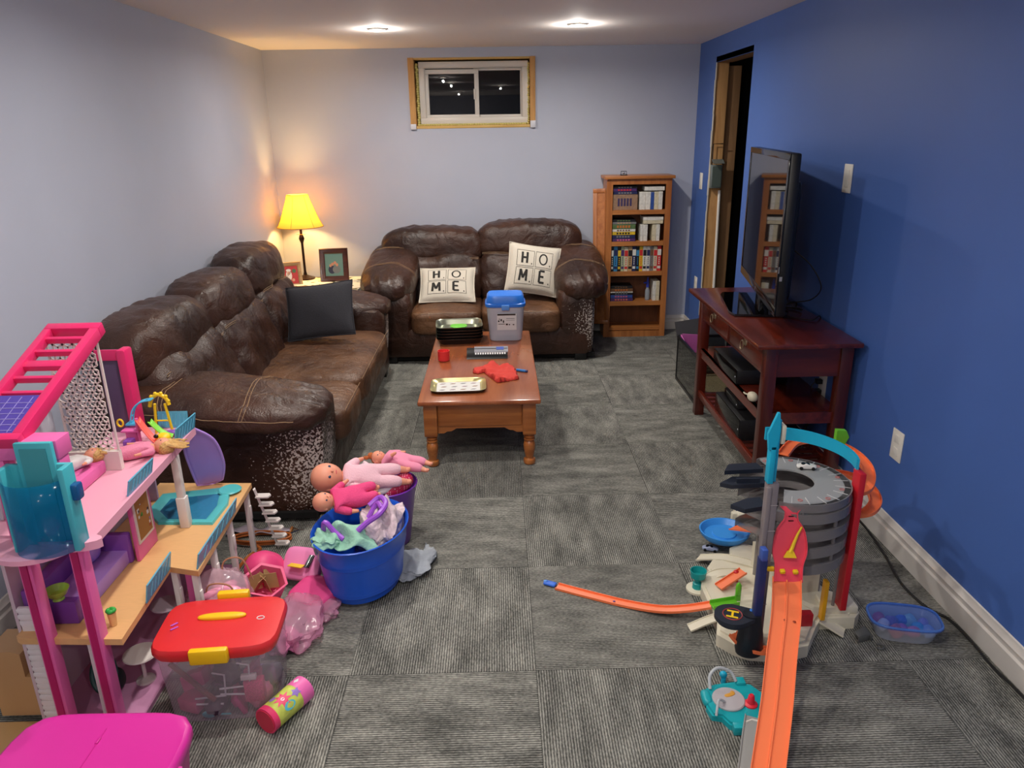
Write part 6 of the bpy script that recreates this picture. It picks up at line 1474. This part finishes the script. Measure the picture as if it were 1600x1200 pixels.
# navy lift tower and helipad
b = MB(); b.box(.792, .817, 1.985, 2.015, .06, .405, bev=.004); b.box(.795, .814, 1.983, 2.012, .400, .44, m=1, bev=.003); P_('navy_tower', b, [NAVY, mat('mid_blue', (60, 90, 170), .4)], gt)
b = MB(); b.lathe([(.042, .052), (.046, .07), (.040, .13), (.032, .18), (.030, .20)], (.790, 2.0, 0), 24, sy=.8); P_('tower_foot', b, mat('black_tower_foot', (22, 24, 34), .4), gt)
hx, hy, hz = .728, 2.005, .195
b = MB(); poly = [(hx+.057*math.cos(R_(a)), hy+.055*math.sin(R_(a))) for a in range(60, 300, 12)] + [(.80+.022*math.cos(R_(a)), 2.005+.024*math.sin(R_(a))) for a in range(-80, 81, 20)]
b.prism(poly, hz-.014, hz); b.prism(inset(poly, .86), hz-.026, hz-.014); hp_ = P_('helipad', b, DNAVY, gt)
b = MB(); b.tube([Vector((hx+.030*math.cos(k*PI/14), hy+.030*math.sin(k*PI/14), hz+.0006)) for k in range(28)], .0018, 5, loop=True, flat=(1, 1)); b.build('pad_ring', mat('maroon_ring', (160, 60, 60), .5), hp_)
HM = Matrix.Translation((hx, hy, hz)) @ Matrix.Rotation(R_(68), 4, 'Z') @ Matrix.Scale(1.15, 4)
b = MB(); b.box(-.016, -.010, -.016, .016, 0, .0012, mtx=HM); b.box(.010, .016, -.016, .016, 0, .0012, mtx=HM); b.box(-.010, .010, -.003, .003, 0, .0012, mtx=HM); b.build('letter_h', YEL, hp_)
b = MB(); b.puff((.795, 2.015, hz+.004), (.018, .012, .010), 3, n=4); b.build('blue_knob', mat('knob_blue', (30, 110, 200), .4), hp_)
b = MB(); track(b, smoothpts([(.745, 2.035, .095), (.765, 2.0, .082), (.81, 1.975, .072), (.87, 1.975, .072), (.93, 1.99, .075)], 6), .034, .012); P_('orange_curve', b, ORG, gt)
b = MB(); track(b, [(.79, 2.345, .062), (.895, 2.395, .095)], .040, .008); P_('orange_ramp', b, ORG, gt)
b = MB(); track(b, [(.735, 2.235, .058), (.83, 2.25, .062)], .040, .016); b.prism([(.825, .06), (.845, .06), (.845, .125), (.838, .135), (.828, .125)], 2.262, 2.270, axis='y'); b.puff((.834, 2.262, .11), (.020, .014, .055), 2.5, n=6); P_('green_ramp', b, GRN, gt)
b = MB(); b.lathe([(.042, .0), (.042, .008), (.022, .010)], (.735, 2.425, 0), 26); P_('cup_foot', b, BONE, gt)
b = MB(); b.lathe([(.020, .009), (.018, .03), (.010, .036), (.012, .045), (.028, .058), (.031, .085), (.028, .085), (.022, .06), (.001, .056)], (.735, 2.425, 0), 26); P_('teal_cup', b, mat('teal_cup_plastic', (20, 150, 150), .35), gt)
b = MB(); b.lathe([(.085, .045), (.10, .062), (.104, .078), (.098, .078), (.08, .058), (.05, .056), (.048, .062), (.001, .062)], (.925, 2.735, 0), 40, sx=1.0, sy=.95); P_('blue_dish', b, mat('sky_blue_dish', (60, 150, 232), .35), gt)
b = MB(); track(b, [(.955, 2.73, .085), (1.04, 2.62, .13)], .045, .006); track(b, [(1.02, 2.80, .10), (1.08, 2.72, .14)], .045, .006); P_('orange_ramp', b, ORG, gt)
b = MB(); b.box(1.0, 1.14, 2.87, 2.90, 0, .075, bev=.008); b.box(1.02, 1.13, 2.855, 2.93, .055, .078, bev=.006); b.box(1.005, 1.045, 2.866, 2.870, .01, .045, m=1); P_('white_arch', b, [BONE, DNAVY], gt)
b = MB(); b.cyl((.87, 2.40, .05), (.87, 2.40, .088), .010, n=14); b.puff((.87, 2.40, .09), (.022, .022, .016), 2, n=5); P_('red_hydrant', b, REDP, gt)
b = MB(); b.box(.832, .852, 2.385, 2.40, .05, .075, bev=.002); P_('dark_booth', b, GREYP, gt)
b = MB(); b.box(.895, .96, 2.035, 2.045, .05, .165, bev=.003); P_('white_panel', b, BONE, gt)
# cars
def car(lab, Mx, body, s=1.0):
    t = thing('toy_car', lab, 'toy car')
    b = MB()
    def cf(p, q):
        z = p.z; z += (.006*math.exp(-((q.x+.1)/.45)**2) if q.z > 0 else 0); return Vector((p.x, p.y*(1-.12*max(0, q.z)), z))*1
    b.puff((0, 0, .009), (.066, .028, .013), 4, fn=cf, n=10); b.build('body', body, t)
    b = MB(); b.puff((-.004, 0, .0165), (.030, .022, .010), 3, n=6); b.build('windows', GLBK, t)
    for x in (-.02, .02):
        for y in (-.0135, .0135):
            b = MB(); b.cyl((x, y-.003, .006), (x, y+.003, .006), .006, n=14); b.build('wheel', BLACK_PL, t)
    t.matrix_world = Mx; return t
car('white toy car with black wheels parked on the top deck of the garage tower', MX((1.062, 2.345, .5395), (1, -.15, 0)) , mat('car_white', (224, 222, 216), .3))
car('small blue and white toy car on the carpet behind the garage base', MX((.86, 2.70, .001), (1, -.35, 0)), mat('car_grey_blue', (150, 160, 190), .3))
# long single orange track on the carpet
lt = thing('track_strip', 'long curved orange track strip on the carpet with a blue connector', 'toy track', (.42, 2.36, 0))
b = MB(); track(b, smoothpts([(.735, 2.245, .055), (.65, 2.262, .030), (.56, 2.285, .014), (.45, 2.335, .004), (.33, 2.395, .002), (.20, 2.462, .002)], 8), .040, .009); b.build('track', ORG, lt)
b = MB(); b.obox((.175, 2.478, .008), (.05, .028, .010), (0, 0, R_(-28)), 0, .005); b.puff((.158, 2.487, .014), (.016, .014, .006), 2, n=4, m=1); b.build('blue_connector', [mat('connector_blue', (50, 110, 220), .4), mat('connector_light', (90, 150, 230), .4)], lt)
b = MB(); b.puff((.405, 2.353, .0085), (.010, .008, .003), 2, n=4); b.build('blue_rivet', mat('rivet_blue', (90, 70, 150), .4), lt)
# teal water base toy
wt = thing('teal_playset', 'round teal toy base with grey dial, red cone and pale hoses on the carpet', 'toy', (.69, 1.80, 0))
TEA = mat('bright_teal_plastic', (20, 160, 170), .35)
poly = [(.605, 1.865), (.615, 1.825), (.60, 1.80), (.608, 1.762), (.635, 1.755), (.650, 1.725), (.695, 1.70), (.715, 1.712), (.745, 1.695), (.775, 1.715), (.80, 1.76), (.80, 1.83), (.765, 1.885), (.72, 1.90), (.68, 1.895), (.645, 1.89)]
b = MB(); b.prism(poly, 0, .018); b.prism(inset(poly, .93), .018, .026); b.box(.715, .745, 1.875, 1.905, .02, .036, bev=.004); b.box(.655, .70, 1.70, 1.725, .0, .03, bev=.004); b.puff((.61, 1.835, .018), (.03, .06, .03), 3, n=5); b.build('base', TEA, wt)
b = MB(); b.lathe([(.048, .026), (.049, .031), (.046, .034), (.001, .034)], (.672, 1.815, 0), 32); dial = b.build('grey_dial', mat('pale_grey_dial', (176, 172, 176), .45), wt)
b = MB(); b.puff((.678, 1.828, .0345), (.034, .014, .004), 2.5, (0, 0, .3), n=6); b.puff((.690, 1.836, .0345), (.014, .018, .004), 2.5, n=4); b.build('gold_emblem', mat('gold_emblem', (206, 150, 60), .4), dial)
b = MB(); b.lathe([(.020, .026), (.020, .030), (.012, .034), (.009, .058), (.006, .062)], (.733, 1.795, 0), 20); b.build('red_cone', mat('cone_red', (222, 40, 60), .4), wt)
HO = mat('pale_hose', (180, 186, 190), .35)
b = MB(); b.tube(smoothpts([(.628, 1.86, .03), (.632, 1.885, .06), (.66, 1.90, .075), (.70, 1.90, .06), (.715, 1.885, .035)], 6), .005, 8); b.tube(smoothpts([(.655, 1.80, .035), (.632, 1.785, .055), (.622, 1.765, .04), (.618, 1.755, .025)], 6), .004, 8); b.build('hose', HO, wt)
b = MB(); b.puff((.688, 1.925, .028), (.024, .022, .022), 2.2, n=6); b.cyl((.688, 1.92, .0), (.688, 1.92, .02), .008, n=10); b.build('blue_knob', CYAN, wt)
b = MB(); b.obox((.785, 1.765, .035), (.05, .05, .03), (0, .2, .4), 0, .005); b.build('red_hinge', REDP, wt)
b = MB(); b.tube([(.695, 1.72, .032), (.715, 1.728, .032), (.735, 1.72, .032)], .003, 6); b.build('white_rail', WHITE_PL, wt)
b = MB(); track(b, smoothpts([(.728, 1.735, .030), (.695, 1.66, .024), (.662, 1.58, .014), (.622, 1.49, .006), (.59, 1.42, .003)], 6), .062, .008); 
tag(b.build('grey_flap', mat('silver_grey_plastic', (150, 152, 150), .4)), 'long silver grey toy ramp lying under the orange double track', 'toy')
# little dark hook piece
b = MB(); b.obox((1.225, 2.115, .022), (.045, .035, .006), (.5, -.3, .3), 0, .002); b.obox((1.222, 2.10, .012), (.045, .006, .022), (0, 0, .3), 0, .002); b.obox((1.245, 2.115, .012), (.006, .035, .022), (0, 0, .3), 0, .002); b.tube(arc(1.262, 2.065, .013, -160, 120, 12, .006), .0035, 6)
tag(b.build('plastic_bracket', mat('clear_grey_bracket', (84, 86, 84), .4)), 'tiny dark grey plastic bracket and hook on the carpet right of the garage', 'toy part')
# food tub with small toys
fb = thing('food_container', 'shallow plastic food tub with a translucent blue lid near the right baseboard', 'container', (1.38, 2.145, 0))
TM = Matrix.Translation((1.375, 2.14, 0)) @ Matrix.Rotation(R_(-12), 4, 'Z')
b = MB(); b.lathe([(.088, .001), (.094, .008), (.108, .060), (.110, .062)], n=40, sy=.62, se=3.6, mtx=TM, caps=(True, False)); b.build('tub', mat('clear_food_tub', (214, 222, 234), .12, clear=.55), fb)
b = MB(); b.lathe([(.112, .058), (.119, .060), (.119, .066), (.112, .069), (.104, .066), (.001, .066)], n=40, sy=.64, se=3.4, mtx=TM, caps=(False, True)); lf = b.build('lid', mat('clear_blue_lid', (90, 140, 236), .12, clear=.66), fb)
b = MB(); rr = [TM @ Vector((.115*math.cos(a*PI/20)/((abs(math.cos(a*PI/20))**3.4+abs(math.sin(a*PI/20))**3.4)**(1/3.4)), .64*.115*math.sin(a*PI/20)/((abs(math.cos(a*PI/20))**3.4+abs(math.sin(a*PI/20))**3.4)**(1/3.4)), .066)) for a in range(40)]
b.tube(rr, .004, 6, loop=True); b.build('lid_rim', mat('blue_rim', (84, 130, 214), .25, clear=.15), lf)
random.seed(3)
items = [('red', (180, 40, 80), -.07, .03), ('blue', (50, 90, 200), 0.0, .03), ('cyan', (70, 180, 230), .045, -.01), ('white', (220, 220, 230), -.065, -.005), ('magenta', (200, 80, 170), -.01, -.025), ('pink', (230, 120, 170), .025, -.03), ('mint', (150, 210, 220), .03, .03), ('pale blue', (150, 180, 230), .075, -.02), ('purple', (100, 60, 150), -.035, .01), ('rose', (214, 90, 110), -.03, -.035), ('lilac', (150, 130, 200), .07, .02)]
for nm, cc_, x, y in items:
    b = MB(); c0 = TM @ Vector((x, y, .030)); b.puff(c0, (.042, .036, .046), random.choice((2, 2.5, 4)), (random.random(), random.random(), random.random()*3), n=6)
    tag(b.build('small_toy', mat('tiny_%d_%d_%d' % cc_, cc_, .4)), '%s small toy seen through the blue lid of the food tub' % nm, 'toy', 'small toys in the food tub')
